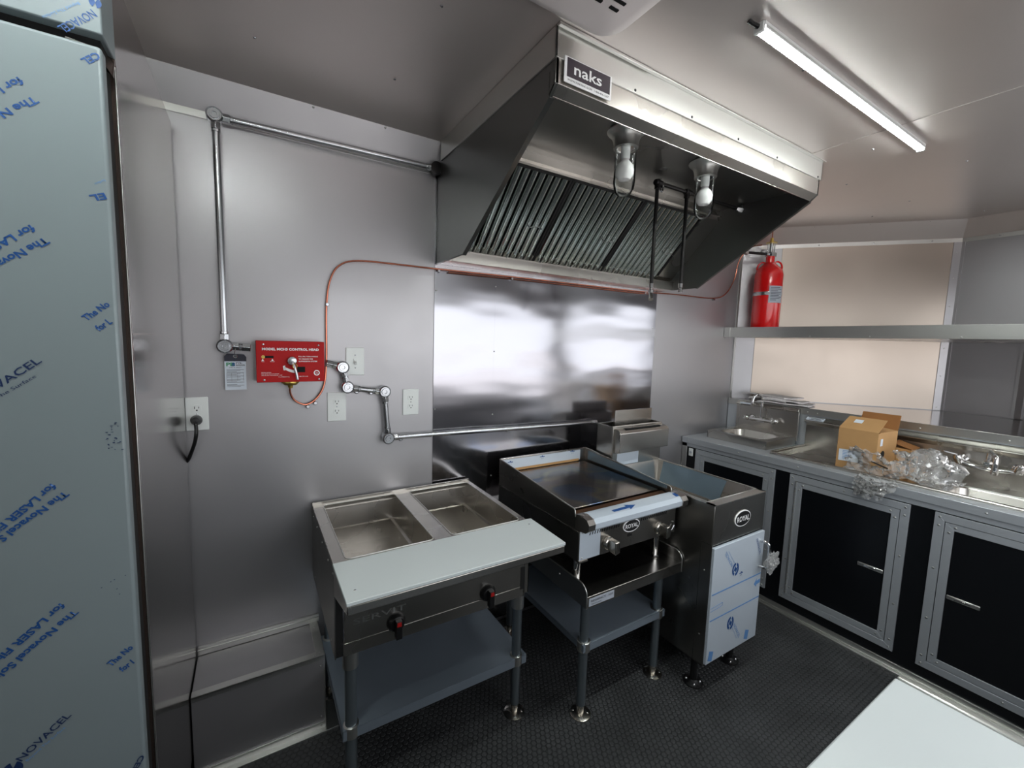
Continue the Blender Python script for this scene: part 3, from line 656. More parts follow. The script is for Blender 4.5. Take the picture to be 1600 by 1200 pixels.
# hood lamps
def hood_lamp(x, y, label):
    t = thing('hood_lamp', label, 'lamp', (x, y, 2.475), 'jar lamps inside the range hood')
    MB().lathe((x, y, 2.475), [(0, 0), (.072, 0), (.074, -.004), (.071, -.009), (.059, -.018), (.051, -.034), (.047, -.052), (.047, -.066), (.041, -.068), (.034, -.068), (.034, -.03), (0, -.03)], n=32).build('lamp_base', 'alu', t)
    MB().lathe((x, y, 2.475), [(.018, -.03), (.018, -.10), (.015, -.105)], n=20).build('bulb_socket', 'plate', t)
    MB().lathe((x, y, 2.475), [(.013, -.10), (.017, -.112), (.029, -.126), (.0355, -.144), (.034, -.164), (.022, -.181), (0, -.187)], n=24).build('bulb', 'bulb', t)
    MB().lathe((x, y, 2.475), [(.041, -.066), (.0415, -.19), (.038, -.215), (.028, -.234), (.014, -.243), (0, -.245)], n=28).build('glass_jar', 'glass', t)
hood_lamp(.690, -.80, 'clear jar lamp under the hood, the one nearer the name sign')
hood_lamp(1.188, -.80, 'clear jar lamp under the hood, behind the two nozzle pipes')
# nozzle pipes
nz = thing('nozzle_pipes', 'black fire suppression drop pipes with chrome nozzles hanging inside the hood', 'pipe', (1.3, -.56, 2.44))
ypz = -.565; zp = 2.449
MB().tube([(1.150, ypz, zp), (1.862, ypz, zp)], .0095, 12).build('header_pipe', 'blackpipe', nz)
for x, zb, yb in ((1.150, 1.965, ypz), (1.375, 1.985, ypz)):
    MB().cyl((x, yb, zp), (x, yb, zb), .0095, 12).build('drop_pipe', 'blackpipe', nz)
    MB().cyl((x, yb, zp+.014), (x, yb, zp-.03), .0145, 10).cyl((x-.016, yb, zp), (x+.03, yb, zp), .0145, 10).build('pipe_elbow', 'blackpipe', nz, bevel=.002)
MB().lathe((1.150, ypz, 1.967), [(.013, 0), (.013, -.022), (.009, -.024), (.009, -.03), (.014, -.034), (.014, -.046), (0, -.046)]).cyl((1.150, ypz, 1.925), (1.130, ypz-.02, 1.885), .008, 12, .012).build('nozzle', 'chrome', nz)
MB().lathe((1.375, ypz, 1.987), [(.012, 0), (.012, -.02), (.007, -.022), (.007, -.03), (.011, -.032), (.011, -.045), (0, -.045)]).build('nozzle', 'chrome', nz)
MB().cyl((1.17, ypz, 2.474), (1.17, ypz-.0, 2.42), .006, 8).cyl((1.17, ypz-.02, 2.43), (1.17, ypz+.02, 2.43), .005, 8).tube(crm([(1.17, ypz-.018, 2.43), (1.165, ypz-.02, 2.405), (1.15, ypz-.02, 2.408)], 4), .004, 8).build('pipe_clamp', 'chrome', nz)
MB().lathe((1.862, ypz, zp), [(.012, -.05), (.022, -.03), (.022, -.004), (0, -.004)], (1, 0, 0), 6).build('wall_fitting', 'chrome', nz)

# ================================================================ AC + LED
ac = thing('ceiling_air_conditioner', 'white square ceiling air conditioner shroud with louvre slots', 'air conditioner', (.06, -1.35, H))
def rrect(x0, x1, y0, y1, r, z, k=6):
    out = []
    for cx_, cy_, a in ((x1-r, y1-r, 0), (x0+r, y1-r, pi/2), (x0+r, y0+r, pi), (x1-r, y0+r, 3*pi/2)):
        for i in range(k+1):
            t = a+pi/2*i/k; out.append((cx_+r*cos(t), cy_+r*sin(t), z))
    return out
ax0, ax1, ay0, ay1 = -.36, .378, -1.72, -1.018
def loft(rings, name, m, parent, cap0=True, cap1=True, **kw):
    n = len(rings[0]); v = [p for r in rings for p in r]
    f = [(i*n+k, i*n+(k+1) % n, (i+1)*n+(k+1) % n, (i+1)*n+k) for i in range(len(rings)-1) for k in range(n)]
    if cap0: f.append(tuple(range(n)))
    if cap1: f.append(tuple((len(rings)-1)*n+k for k in range(n-1, -1, -1)))
    return MB().add(v, f).build(name, m, parent, **kw)
loft([rrect(ax0, ax1, ay0, ay1, .07, H-.001), rrect(ax0, ax1, ay0, ay1, .07, H-.030), rrect(ax0+.012, ax1-.012, ay0+.012, ay1-.012, .06, H-.038), rrect(ax0+.045, ax1-.045, ay0+.045, ay1-.035, .05, H-.05)], 'shroud', 'acp', ac)

for y in (-1.142, -1.168, -1.194, -1.22, -1.246):
    for xa, xb in ((.19, .235), (.243, .292)): MB().box(xa+(.02 if y > -1.15 else 0), xb, y-.0045, y+.0045, H-.0525, H-.049).build('louvre_slot', 'hole', ac, smooth=False)
for i in range(6): MB().box(-.02+.022*i, -.008+.022*i, -1.16, -1.10-.01*abs(i-2.5), H-.0525, H-.049).build('louvre_slot', 'hole', ac, smooth=False)
lm = MB().tube([(.085+.07*cos(t), -1.17+.07*sin(t), H-.0505) for t in [2*pi*i/30 for i in range(31)]], .0025, 6).build('dial_ring', 'acp', ac)
screws([(.30, -1.085, H-.0485)], (0, 0, -1), .004, .001, ac, 'bk')
def led(x0, x1, y, label):
    t = thing('led_tube_light', label, 'light', ((x0+x1)/2, y, H), 'led tube lights on the ceiling')
    MB().box(x0-.005, x1+.005, y-.016, y+.016, H-.012, H-.0005).box(x0, x1, y-.016, y-.0142, H-.0178, H-.010).box(x0, x1, y+.0142, y+.016, H-.0178, H-.010).build('base_rail', 'plate', t)  # rail side walls added to shield the ceiling from the tube's glow
    MB().prism([(x0, y+.0135*cos(a), H-.011-.014*sin(a)) for a in [pi*i/10 for i in range(11)]], (x1-x0, 0, 0)).build('glowing_diffuser', 'led', t, ang=60)
    for x, s in ((x0, -1), (x1, 1)):
        MB().box(x, x+s*.012, y-.014, y+.014, H-.027, H-.0005).build('end_cap', 'plate', t, bevel=.002)
    MB().tube([(x0-.012, y, H-.012), (x0-.03, y+.006, H-.008), (x0-.045, y+.01, H-.003)], .006, 8).build('feed_plug', 'blackp', t)
led(.715, 2.02, -1.283, 'bright led tube light on the ceiling right of the hood')
led(-1.65, -.42, -1.283, 'led tube light on the ceiling in front of the refrigerator')

# ================================================================ STEAM TABLE
st_ = thing('steam_table', 'two-well stainless steam table with white cutting board, closest to the wheel well box', 'steam table', (.04, -.35, 0))
hs = .899; s0, s1 = -.348, .427; yb_, yf_ = -.022, -.612
top_ = MB(); wells = ((-.305, .014), (.088, .400)); wy0, wy1 = -.585, -.048
top_.box(s0, wells[0][0], yf_, yb_, hs-.012, hs).box(wells[0][1], wells[1][0], yf_, yb_, hs-.012, hs).box(wells[1][1], s1-.0, yf_, yb_, hs-.012, hs)
for a, b in wells: top_.box(a, b, yf_, wy0, hs-.012, hs).box(a, b, wy1, yb_, hs-.012, hs)
top_.box(s0, s1, yb_-.006, yb_, hs-.012, hs+.012)
top_.build('table_top', 'steel', st_, bevel=.0012)
for a, b in wells:
    w_ = MB(); zb = hs-.20; k = .012
    v = [(a, wy0, hs-.004), (b, wy0, hs-.004), (b, wy1, hs-.004), (a, wy1, hs-.004), (a+k, wy0+k, hs-.11), (b-k, wy0+k, hs-.11), (b-k, wy1-k, hs-.11), (a+k, wy1-k, hs-.11),
         (a+2*k, wy0+2*k, hs-.112), (b-2*k, wy0+2*k, hs-.112), (b-2*k, wy1-2*k, hs-.112), (a+2*k, wy1-2*k, hs-.112), (a+2*k, wy0+2*k, zb), (b-2*k, wy0+2*k, zb), (b-2*k, wy1-2*k, zb), (a+2*k, wy1-2*k, zb)]
    w_.add(v, [(0,1,5,4),(1,2,6,5),(2,3,7,6),(3,0,4,7),(4,5,9,8),(5,6,10,9),(6,7,11,10),(7,4,8,11),(8,9,13,12),(9,10,14,13),(10,11,15,14),(11,8,12,15),(12,13,14,15)])
    w_.build('water_well', 'steel', st_, smooth=False)
    MB().box(a, b, wy1-.001, wy1+.001, hs-.045, hs-.001).box(a+.002, b-.002, wy1-.012, wy1, hs-.02, hs-.018).build('well_lip', 'steel', st_, smooth=False)
    MB().tube(rrect(a-.001, b+.001, wy0-.001, wy1+.001, .02, hs+.001)+[rrect(a-.001, b+.001, wy0-.001, wy1+.001, .02, hs+.001)[0]], .0022, 6).build('well_rim', 'alu', st_)
    MB().box(b-.06, b-.02, wy0+.015, wy0+.06, zb, zb+.02).build('heating_block', 'gap', st_, bevel=.004)
MB().prism([(s0-.004, -.858, hs-.001), (s1+.004, -.858, hs-.001), (s1+.010, yf_, hs-.001), (s0-.004, yf_, hs-.001)], (0, 0, .012)).build('cutting_board', 'white', st_, bevel=.002, label='white cutting board')
screws([(s0+.03, -.80, hs+.011), (s1-.03, -.66, hs+.011)], (0, 0, 1), .004, .001, st_, 'zinc')
MB().box(s0-.002, s1+.002, -.856, yf_, hs-.030, hs-.002).build('board_shelf', 'steel', st_, bevel=.003)
MB().prism([(s0-.001, -.62, hs-.03), (s0-.001, -.85, hs-.03), (s0-.001, -.62, hs-.10)], (.003, 0, 0)).prism([(s1-.002, -.62, hs-.03), (s1-.002, -.85, hs-.03), (s1-.002, -.62, hs-.08)], (.003, 0, 0)).build('shelf_gusset', 'steel', st_, smooth=False)
MB().box(s0, s0+.004, yf_, yb_, .565, hs-.012).build('side_panel', 'steel2', st_, smooth=False)
MB().box(s1-.012, s1-.008, yf_, yb_, .565, hs-.012).build('side_panel', 'steel2', st_, smooth=False)
MB().box(s0, s1-.008, yb_-.004, yb_, .565, hs-.012).build('back_panel', 'steel2', st_, smooth=False)
fpn = MB().box(-.318, .412, -.612, -.606, .613, hs-.03).box(-.318, .412, -.612, -.590, .565, .611).build('control_panel', 'steel', st_, bevel=.001)
MB().box(.418, .442, -.606, -.601, .572, .81).box(.436, .442, -.606, -.58, .572, .81).build('end_flange', 'steel', st_, bevel=.001)
MB().box(s0+.001, -.320, -.606, -.604, .565, hs-.03).box(.395, .416, -.6135, -.612, .60, .70).build('vent_notch', 'hole', st_, smooth=False)
screws([(s0-.001, y, hs-.03) for y in (-.08, -.2, -.35, -.5, -.6)], (-1, 0, 0), .004, .003, st_)
screws([(s0-.001, y, .60) for y in (-.1, -.55)], (-1, 0, 0), .004, .003, st_)
text('SERVIT', (-.288, -.6126, .672), FX, FZ, .185, .021, 'alu', fpn, bold=.0)
for x, z in ((-.140, .622), (.236, .622)):
    k = MB().lathe((x, -.612, z+.012), [(.034, 0), (.034, -.006), (.028, -.016), (.026, -.02), (0, -.02)], (0, 1, 0)).obox((x, -.642, z+.002), (.011, 0, 0), (0, .012, 0), (0, 0, .034)).build('control_knob', 'blackp', st_, bevel=.002)
    MB().prism([(x-.008, -.6545, z+.018), (x+.008, -.6545, z+.018), (x+.007, -.6545, z+.034), (x-.007, -.6545, z+.034)], (0, -.001, 0)).build('red_mark', 'knobred', k, smooth=False)
us = .278
MB().box(-.325, .445, -.605, -.045, us-.004, us).box(-.325, .445, -.605, -.601, us-.04, us).box(-.325, -.321, -.605, -.045, us-.03, us).build('undershelf', 'galv', st_, bevel=.0015)
def leg(x, y, zt, parent, r=.0205, m='galvleg', foot=True):
    l = MB().cyl((x, y, .05), (x, y, zt), r, 20).build('leg', m, parent)
    if foot:
        MB().cyl((x, y, .012), (x, y, .055), .016, 16, .018).lathe((x, y, 0.0005), [(.046, 0), (.047, .004), (.04, .007), (.018, .012), (0, .012)]).build('floor_flange', 'silver', l)
        screws([(x+.032*cos(a), y+.032*sin(a), .007) for a in (.6, 2.4, 4.2, 5.6)], (0, 0, 1), .006, .005, l, 'chrome', 'flange_bolt')
    return l
def bracket(x, y, z, parent, r=.027):
    MB().lathe((x, y, z), [(r-.003, -.045), (r, -.043), (r, .0), (r-.003, .002)], n=20).build('corner_bracket', 'alu', parent, ang=50)
for x in (-.293, .403):
    for y in (-.585, -.075):
        leg(x, y, .60, st_); bracket(x, y, us+.004, st_)
for x in (-.293, .403): MB().cyl((x, -.585, .505), (x, -.585, .575), .027, 20).build('leg_socket', 'alu', st_)

# ================================================================ EQUIPMENT STAND
es = thing('equipment_stand', 'stainless equipment stand under the griddle with blue-grey undershelf', 'equipment stand', (.9, -.4, 0))
ex0, ex1, ey0, ey1 = .603, 1.214, -.805, -.06; ez = .60
MB().box(ex0, ex1, ey0, ey1, ez-.004, ez).box(ex0, ex1, ey0, ey0+.004, ez-.045, ez+.006).build('stand_top', 'steel', es, bevel=.0015)
def guard(x):
    pts = [(x, ey1, ez-.04), (x, ey1, ez+.055), (x, ey0+.045, ez+.055)] + [(x, ey0+.045-.045*sin(a), ez+.01+.045*cos(a)) for a in [pi/2*i/8 for i in range(1, 9)]] + [(x, ey0, ez-.045)]
    MB().prism(pts, (.003, 0, 0)).build('side_guard', 'steel2', es, smooth=False)
    q = [(x+.0015, ey1, ez+.055), (x+.0015, ey0+.045, ez+.055)] + [(x+.0015, ey0+.045-.045*sin(a), ez+.01+.045*cos(a)) for a in [pi/2*i/8 for i in range(1, 9)]] + [(x+.0015, ey0, ez-.045)]
    MB().tube(q, .003, 8).build('guard_edge', 'alu', es)
guard(ex0-.003); guard(ex1)
screws([(ex0-.003, -.62, ez+.02)], (-1, 0, 0), .005, .003, es)
lab = MB().box(ex0+.012, ex0+.155, ey0-.001, ey0, ez-.038, ez-.004).build('name_sticker', 'label_g', es, smooth=False)
text('REGENCY', (ex0+.022, ey0-.0012, ez-.020), FX, FZ, .085, .009, 'bk', lab, bold=.01); text('NSF', (ex0+.122, ey0-.0012, ez-.020), FX, FZ, .025, .009, 'bk', lab)
text('TABLES & SINKS', (ex0+.022, ey0-.0012, ez-.032), FX, FZ, .06, .005, 'bk', lab)
u2 = .352
MB().box(.632, 1.165, -.765, -.10, u2-.004, u2).box(.632, 1.165, -.765, -.761, u2-.036, u2).box(.632, .636, -.765, -.10, u2-.03, u2).box(1.161, 1.165, -.765, -.10, u2-.03, u2+.0).build('undershelf', 'galv', es, bevel=.0015)
for x in (.658, 1.135):
    for y in (-.738, -.12):
        leg(x, y, ez-.004, es); bracket(x, y, u2+.002, es, .03)

# ================================================================ GRIDDLE
gd = thing('griddle', 'countertop gas griddle with two knobs and film-wrapped front rail', 'griddle', (.89, -.42, .6))
gx0, gx1 = .585, 1.205; gyf = -.755; gyb = -.08
for x in (gx0, gx1-.004):
    pts = [(x, gyb, .742), (x, gyf, .742), (x, gyf, .885), (x, gyf-.03, .90), (x, gyf-.03, .928), (x, -.728, .930), (x, -.722, .957), (x, -.712, .962), (x, gyb-.03, 1.011), (x, gyb, 1.011)]
    MB().prism(pts, (.004, 0, 0)).build('side_panel', 'steel2', gd, smooth=False)
    q = [(x+.002, -.728, .930), (x+.002, -.722, .957), (x+.002, -.712, .962), (x+.002, gyb-.03, 1.011), (x+.002, gyb, 1.011)]
    MB().tube(q, .0028, 8).build('guard_edge', 'alu', gd)
MB().box(gx0-.002, gx0+.004, gyf, gyb, .868, .874).build('side_crease', 'steel', gd, smooth=False)
MB().box(gx0+.004, gx1-.004, gyb-.004, gyb, .742, 1.014).box(gx0+.004, gx1-.004, gyb-.012, gyb+.0, 1.010, 1.016).build('back_guard', 'steel', gd, bevel=.001)
MB().box(gx0+.02, gx1-.05, gyb-.0075, gyb-.004, .945, 1.006).build('back_film', 'film2', gd, smooth=False)
bf_ = bpy.data.objects['back_film']
for x_, z_ in ((.632, .978), (.85, .984), (1.075, .990)): text('*', (x_, gyb-.0078, z_-.018), FX, FZ, .034, .034, 'ink', bf_, name='film_star', bold=.03)
MB().box(gx0+.05, gx1-.06, gyb-.0082, gyb-.0076, .938, .952).build('orange_reflection', 'card', bf_, smooth=False)  # orange reflection on the film, laid on as a coloured strip
MB().box(gx1-.0065, gx1-.0045, -.70, -.11, .945, .965).prism([(gx1-.0065, -.11, .965), (gx1-.0065, -.66, .965), (gx1-.0065, -.11, 1.000)], (.002, 0, 0)).build('side_film', 'film3', gd, smooth=False)
MB().box(gx0+.03, gx1-.03, -.665, gyb-.02, .915, .937).build('griddle_plate', 'griddle', gd, bevel=.003)
MB().box(gx0+.004, gx1-.004, -.752, gyb-.006, .90, .905).build('grease_tray', 'gap', gd, smooth=False)
MB().box(gx0+.01, gx1-.01, -.735, -.672, .905, .918).prism([(gx0+.01, -.735, .918), (gx0+.01, -.675, .918), (gx0+.01, -.675, .930)], (gx1-gx0-.02, 0, 0)).build('grease_trough', 'tan', gd, bevel=.001)
bs = [(.0, .885), (-.012, .880), (-.062, .888), (-.078, .902), (-.080, .925), (-.066, .942), (-.030, .950), (.0, .944)]
def bull(xa, xb, mt, nm, k=0.):
    return MB().prism([(xa, gyf+y*(1+k)+.02, .915+(z-.915)*(1+k)) for y, z in bs], (xb-xa, 0, 0)).build(nm, mt, gd, ang=25)
bull(gx0-.004, gx0+.032, 'steel', 'rail_end_cap', .06); bull(gx1-.034, gx1+.004, 'steel', 'rail_end_cap', .06)
rail = bull(gx0+.030, gx1-.030, 'film2', 'front_rail')
# blue arrow tape, on the sloped top of the rail
ytop = gyf-.048+.02
def rp(x, t): return (x, gyf+.02-.030-.036*t, .9506-.008*t+.0003)
aw = [(.745, .75), (.84, .70), (.838, .98), (.885, .45), (.83, .0), (.832, .32), (.742, .40)]
MB().prism([rp(a, b) for a, b in aw], (0, -.0002, .0006)).prism([rp(gx1-.055, .1), rp(gx1-.032, .1), rp(gx1-.032, .8), rp(gx1-.055, .8)], (0, -.0002, .0006)).build('blue_tape', 'ink', rail, smooth=False)
fp2 = MB().box(gx0+.002, gx1-.002, gyf-.003, gyf+.002, .745, .882).build('front_panel', 'steel', gd, bevel=.001)
MB().box(gx0+.004, gx0+.12, gyf-.0042, gyf-.003, .748, .875).build('panel_film', 'film2', gd, smooth=False)
sv = MB()
for x0_, n in ((.640, 13), (.955, 13)):
    for i in range(n):
        x = x0_+i*.0142; sv.prism([(x, gyf-.0034, .850), (x+.005, gyf-.0034, .850), (x+.012, gyf-.0034, .874), (x+.007, gyf-.0034, .874)], (0, -.0015, 0))
sv.box(.874, .900, gyf-.0048, gyf-.0034, .792, .804).build('vent_slot', 'hole', gd, smooth=False)
def badge(c, a, b, par, s, xd=FX):
    y = c[1]; o = MB().prism(ell(c, FX, FZ, a, b, 36), (0, -.003, 0)).build('badge', 'wt', par, smooth=False)
    MB().prism(ell((c[0], y-.003, c[2]), FX, FZ, a-.0045, b-.0045, 36), (0, -.0012, 0)).build('badge_face', 'bk', o, smooth=False)
    text(s, (c[0]-a*.78, y-.0046, c[2]-b*.32), FX, FZ, a*1.56, b*.66, 'wt', o, bold=.01)
badge((.893, gyf-.003, .842), .052, .030, gd, 'ROYAL')
for x in (.750, 1.080):
    k = MB().lathe((x, gyf-.003, .792), [(.030, 0), (.030, -.012), (.024, -.02), (0, -.02)], (0, 1, 0)).prism([(x-.014, gyf-.02, .792+.026), (x+.012, gyf-.02, .792+.028), (x+.018, gyf-.02, .792-.026), (x-.010, gyf-.02, .792-.032)], (0, -.045, 0)).build('control_knob', 'silver', gd, bevel=.005, seg=3)
    MB().box(x+.006, x+.012, gyf-.066, gyf-.0645, .778, .812).build('knob_dots', 'hole', k, smooth=False)
screws([(gx0+.018, gyf-.004, z) for z in (.757, .868)] + [(gx1-.02, gyf-.004, .80)], (0, -1, 0), .004, .003, gd)
MB().tube([(1.10, gyf-.012, .765), (1.17, gyf-.012, .765), (1.185, gyf-.012, .785)], .0025, 6).build('pilot_wire', 'zinc', gd)
MB().box(gx0+.004, gx0+.05, gyf-.008, gyf+.02, .738, .745).build('panel_foot', 'steel', gd, smooth=False)
for x in (gx0+.055, gx1-.055):
    for y in (-.69, -.15):
        MB().cyl((x, y, ez+.001), (x, y, .742), .0165, 16).lathe((x, y, ez+.001), [(.02, 0), (.022, .004), (.017, .01)]).build('foot', 'chrome', gd)

# ================================================================ FRYER
fy0, fy1 = 1.222, 1.646; fyf, fyb = -.95, -.19; fz0, fz1 = .152, .94
fy_ = thing('deep_fryer', 'floor deep fryer with film covered door and oval badge, right of griddle', 'fryer', (1.434, -.57, 0))
MB().box(fy0, fy0+.004, fyf, fyb, fz0, fz1-.002).build('side_panel', 'steel2', fy_, bevel=.001)
MB().box(fy1-.004, fy1, fyf, fyb, fz0, fz1-.002).build('side_panel', 'steel2', fy_, bevel=.001)
MB().box(fy0-.0008, fy0, fyf+.055, fyf+.0565, fz0, .75).box(fy0-.0008, fy0, fyf, fyf+.0565, .7495, .751).build('side_seam', 'hole', fy_, smooth=False)
MB().box(fy0, fy1, fyb-.004, fyb, fz0, fz1).build('back_panel', 'steel2', fy_, smooth=False)
MB().box(fy0, fy1, fyf+.004, fyb, fz0, fz0+.004).build('bottom_panel', 'steel2', fy_, smooth=False)
MB().box(fy0-.001, fy1+.001, fyf, fyf+.006, .746, fz1).build('upper_panel', 'steel', fy_, bevel=.002)
rm = MB(); t_ = .028
rm.box(fy0-.001, fy1+.001, fyf-.001, fyf+.045, fz1-.003, fz1+.001).box(fy0-.001, fy0+.012, fyf, -.29, fz1-.003, fz1+.001).box(fy1-.012, fy1+.001, fyf, -.29, fz1-.003, fz1+.001)
rm.tube([(fy0+.012, -.29, fz1+.002), (fy0+.012, fyf+.045, fz1+.002), (fy1-.012, fyf+.045, fz1+.002), (fy1-.012, -.29, fz1+.002)], .0035, 8)
rm.build('tank_rim', 'alu', fy_, ang=50)
MB().add([(fy0+.012, fyf+.045, fz1), (fy1-.012, fyf+.045, fz1), (fy1-.012, -.29, fz1), (fy0+.012, -.29, fz1), (fy0+.05, fyf+.10, .80), (fy1-.05, fyf+.10, .80), (fy1-.05, -.32, .80), (fy0+.05, -.32, .80), (fy0+.05, fyf+.10, .55), (fy1-.05, fyf+.10, .55), (fy1-.05, -.32, .55), (fy0+.05, -.32, .55)],
         [(0,1,5,4),(1,2,6,5),(2,3,7,6),(3,0,4,7),(4,5,9,8),(5,6,10,9),(6,7,11,10),(7,4,8,11),(8,9,10,11)]).build('fry_tank', 'steel', fy_, smooth=False)
MB().add([(fy1-.0135, fyf+.20, fz1-.004), (fy1-.0135, -.33, fz1-.004), (fy1-.049, -.335, .815), (fy1-.049, fyf+.22, .815)], [(0, 1, 2, 3)]).build('tank_film', 'film3', fy_, smooth=False)
MB().box(fy0+.06, fy1-.12, fyf+.11, fyf+.25, .795, .80).build('tank_insert', 'film2', fy_, smooth=False)
# sloped splash back + flue
MB().box(fy0+.004, fy1-.004, -.29, -.284, fz1-.01, 1.025).build('splash_back', 'steel', fy_, smooth=False)
MB().box(fy0+.04, fy0+.22, -.2925, -.2905, fz1+.005, 1.015).build('splash_film', 'film2', fy_, smooth=False)
fl_ = MB().box(fy0, fy0+.004, -.284, -.155, fz1-.01, 1.180).box(fy1-.004, fy1, -.284, -.155, fz1-.01, 1.180).box(fy0, fy1, -.160, -.155, fz1-.01, 1.180).box(fy0, fy1, -.290, -.284, 1.02, 1.178)
fl_.box(fy0, fy1, -.285, -.275, 1.172, 1.180)
fl_.build('flue_box', 'steel', fy_, bevel=.001)
MB().prism([(fy0+.012, -.30, 1.025), (fy0+.012, -.338, 1.035), (fy0+.012, -.338, 1.145), (fy0+.012, -.322, 1.162), (fy0+.012, -.29, 1.168), (fy0+.012, -.29, 1.025)], (fy1-fy0-.004, 0, 0)).build('basket_hanger', 'steel', fy_, bevel=.002)
MB().box(fy0+.07, fy1-.05, -.326, -.300, 1.1655, 1.1675).build('hanger_slot', 'hole', fy_, smooth=False)
MB().box(fy0+.09, fy1-.012, -.212, -.206, 1.12, 1.258).build('flue_deflector', 'steel', fy_, bevel=.001)
MB().box(fy0+.004, fy1-.004, -.284, -.16, 1.10, 1.105).build('flue_opening', 'hole', fy_, smooth=False)
dz0, dz1_ = .165, .738
door = MB().box(fy0+.003, fy1+.002, fyf-.012, fyf+.006, dz0, dz1_).build('door', 'film2', fy_, bevel=.002)
yy = fyf-.0125
def lb_(x0, z0, x1, z1, w=.004): 
    d = Vector((x1-x0, 0, z1-z0)).normalized(); u = Vector((-d.z, 0, d.x))*w
    return [Vector((x0, yy, z0))-u, Vector((x1, yy, z1))-u, Vector((x1, yy, z1))+u, Vector((x0, yy, z0))+u]
MB().prism(lb_(fy0+.008, .512, fy1-.002, .512, .003), (0, -.0005, 0)).prism(lb_(fy0+.008, .383, fy1-.002, .385, .003), (0, -.0005, 0)).prism(lb_(fy0+.008, .445, fy0+.10, .452, .001), (0, -.0005, 0)).prism(lb_(fy0+.008, .430, fy0+.10, .437, .001), (0, -.0005, 0)).prism(lb_(fy0+.10, .437, fy0+.10, .452, .001), (0, -.0005, 0)).build('film_stripe', 'inkl', door, smooth=False)
def nlogo(x, z, flip):
    r = .034; o_ = ell((x, yy, z), FX, FZ, r*.8, r); i_ = ell((x, yy, z), FX, FZ, r*.48, r*.62); n = 28
    MB().add([p-Vector((0, .0004, 0)) for p in o_+i_], [(k, (k+1) % n, n+(k+1) % n, n+k) for k in range(n) if k not in (5, 6, 19, 20)]).prism([(x-.016, yy-.0004, z-.010), (x-.004, yy-.0004, z+.018), (x+.004, yy-.0004, z+.004), (x+.016, yy-.0004, z+.010), (x+.004, yy-.0004, z-.018), (x-.004, yy-.0004, z-.004)], (0, -.0003, 0)).build('film_logo', 'ink', door, smooth=False)
    if flip:
        d = Vector((-.62, 0, .78)); s = Vector((x-.024, yy, z+.03))
    else:
        d = Vector((.55, 0, -.83)); s = Vector((x+.026, yy, z-.022))
    u = Vector((-d.z, 0, d.x)); text('NOVACEL', s, d, u, .105, .017, 'inkl', door, name='film_print')
    text('Beyond The Surface', s-u*.014, d, u, .09, .006, 'inkl', door, name='film_print')
nlogo(1.408, .594, True); nlogo(1.404, .318, False)
nl = MB()
for x, z in ((fy0+.035, .20), (fy1-.09, .205)):
    nl.prism([(x-.02, yy, z-.018), (x+.012, yy, z-.03), (x+.022, yy, z+.016), (x-.01, yy, z+.028)], (0, -.0004, 0))
nl.build('film_patch', 'inkl', door, smooth=False)
text('*', (1.445, yy, .528), FX, FZ, .03, .04, 'ink', door, name='film_star', bold=.02)
text('NOVACEL', (fy1-.075, yy, .705), (.45, 0, -.89), (.89, 0, .45), .10, .015, 'ink', door, name='film_print')
MB().prism([(fy1-.06, yy, .465), (fy1-.035, yy, .492), (fy1-.037, yy, .478), (fy1-.004, yy, .482), (fy1-.004, yy, .462), (fy1-.037, yy, .458), (fy1-.035, yy, .446)], (0, -.0004, 0)).build('film_arrow', 'inkl', door, smooth=False)
MB().tube(crm([(fy1-.03, fyf-.012, .690), (fy1-.03, fyf-.035, .692), (fy1-.022, fyf-.052, .675), (fy1-.02, fyf-.052, .62), (fy1-.02, fyf-.052, .575), (fy1-.022, fyf-.045, .56), (fy1-.03, fyf-.012, .555)], 5), .0075, 10).build('door_handle', 'chrome', door)
badge((1.452, fyf, .838), .066, .040, fy_, 'ROYAL')
screws([(fy0-.001, fyf+.03, z) for z in (.30, .62)], (-1, 0, 0), .004, .002, fy_)
for x in (fy0+.045, fy1-.075):
    for y in (-.878, -.26):
        l = MB().cyl((x, y, .02), (x, y, fz0), .0165, 16).build('leg', 'blackp', fy_)
        MB().lathe((x, y, .0005), [(.046, 0), (.047, .006), (.03, .012), (.018, .022), (0, .022)]).build('floor_flange', 'blackp', l)
        screws([(x+.031*cos(a), y+.031*sin(a), .010) for a in (.8, 2.2, 3.9, 5.4)], (0, 0, 1), .008, .008, l, 'chrome', 'flange_bolt')
# crumpled plastic on the handle
def crumple(name, label, cat, c, sc, seed, n=3, m='bag', mode='blob'):
    import bmesh
    from mathutils import noise
    bm = bmesh.new(); bmesh.ops.create_icosphere(bm, subdivisions=n, radius=1.)
    off = Vector((seed*3.1, seed*1.7, seed*.9))
    for v in bm.verts:
        p = v.co.copy(); r = noise.noise(p*1.3+off)*.55+noise.noise(p*3.2+off)*.34+abs(noise.noise(p*6.5+off))*.26
        v.co = p*(1+r); v.co.x *= sc[0]; v.co.y *= sc[1]; v.co.z *= sc[2]
    me = bpy.data.meshes.new(name); bm.to_mesh(me); bm.free(); me.materials.append(M[m])
    o = bpy.data.objects.new(name, me); COL.objects.link(o); o.location = c; WO[o.name] = Vector(c)
    if label: tag(o, label, cat)
    return o
crumple('plastic_wrap', 'crumpled clear plastic wrap bunched on the fryer door handle', 'plastic wrap', (fy1-.012, fyf-.062, .60), (.034, .024, .045), 2.2, 4)

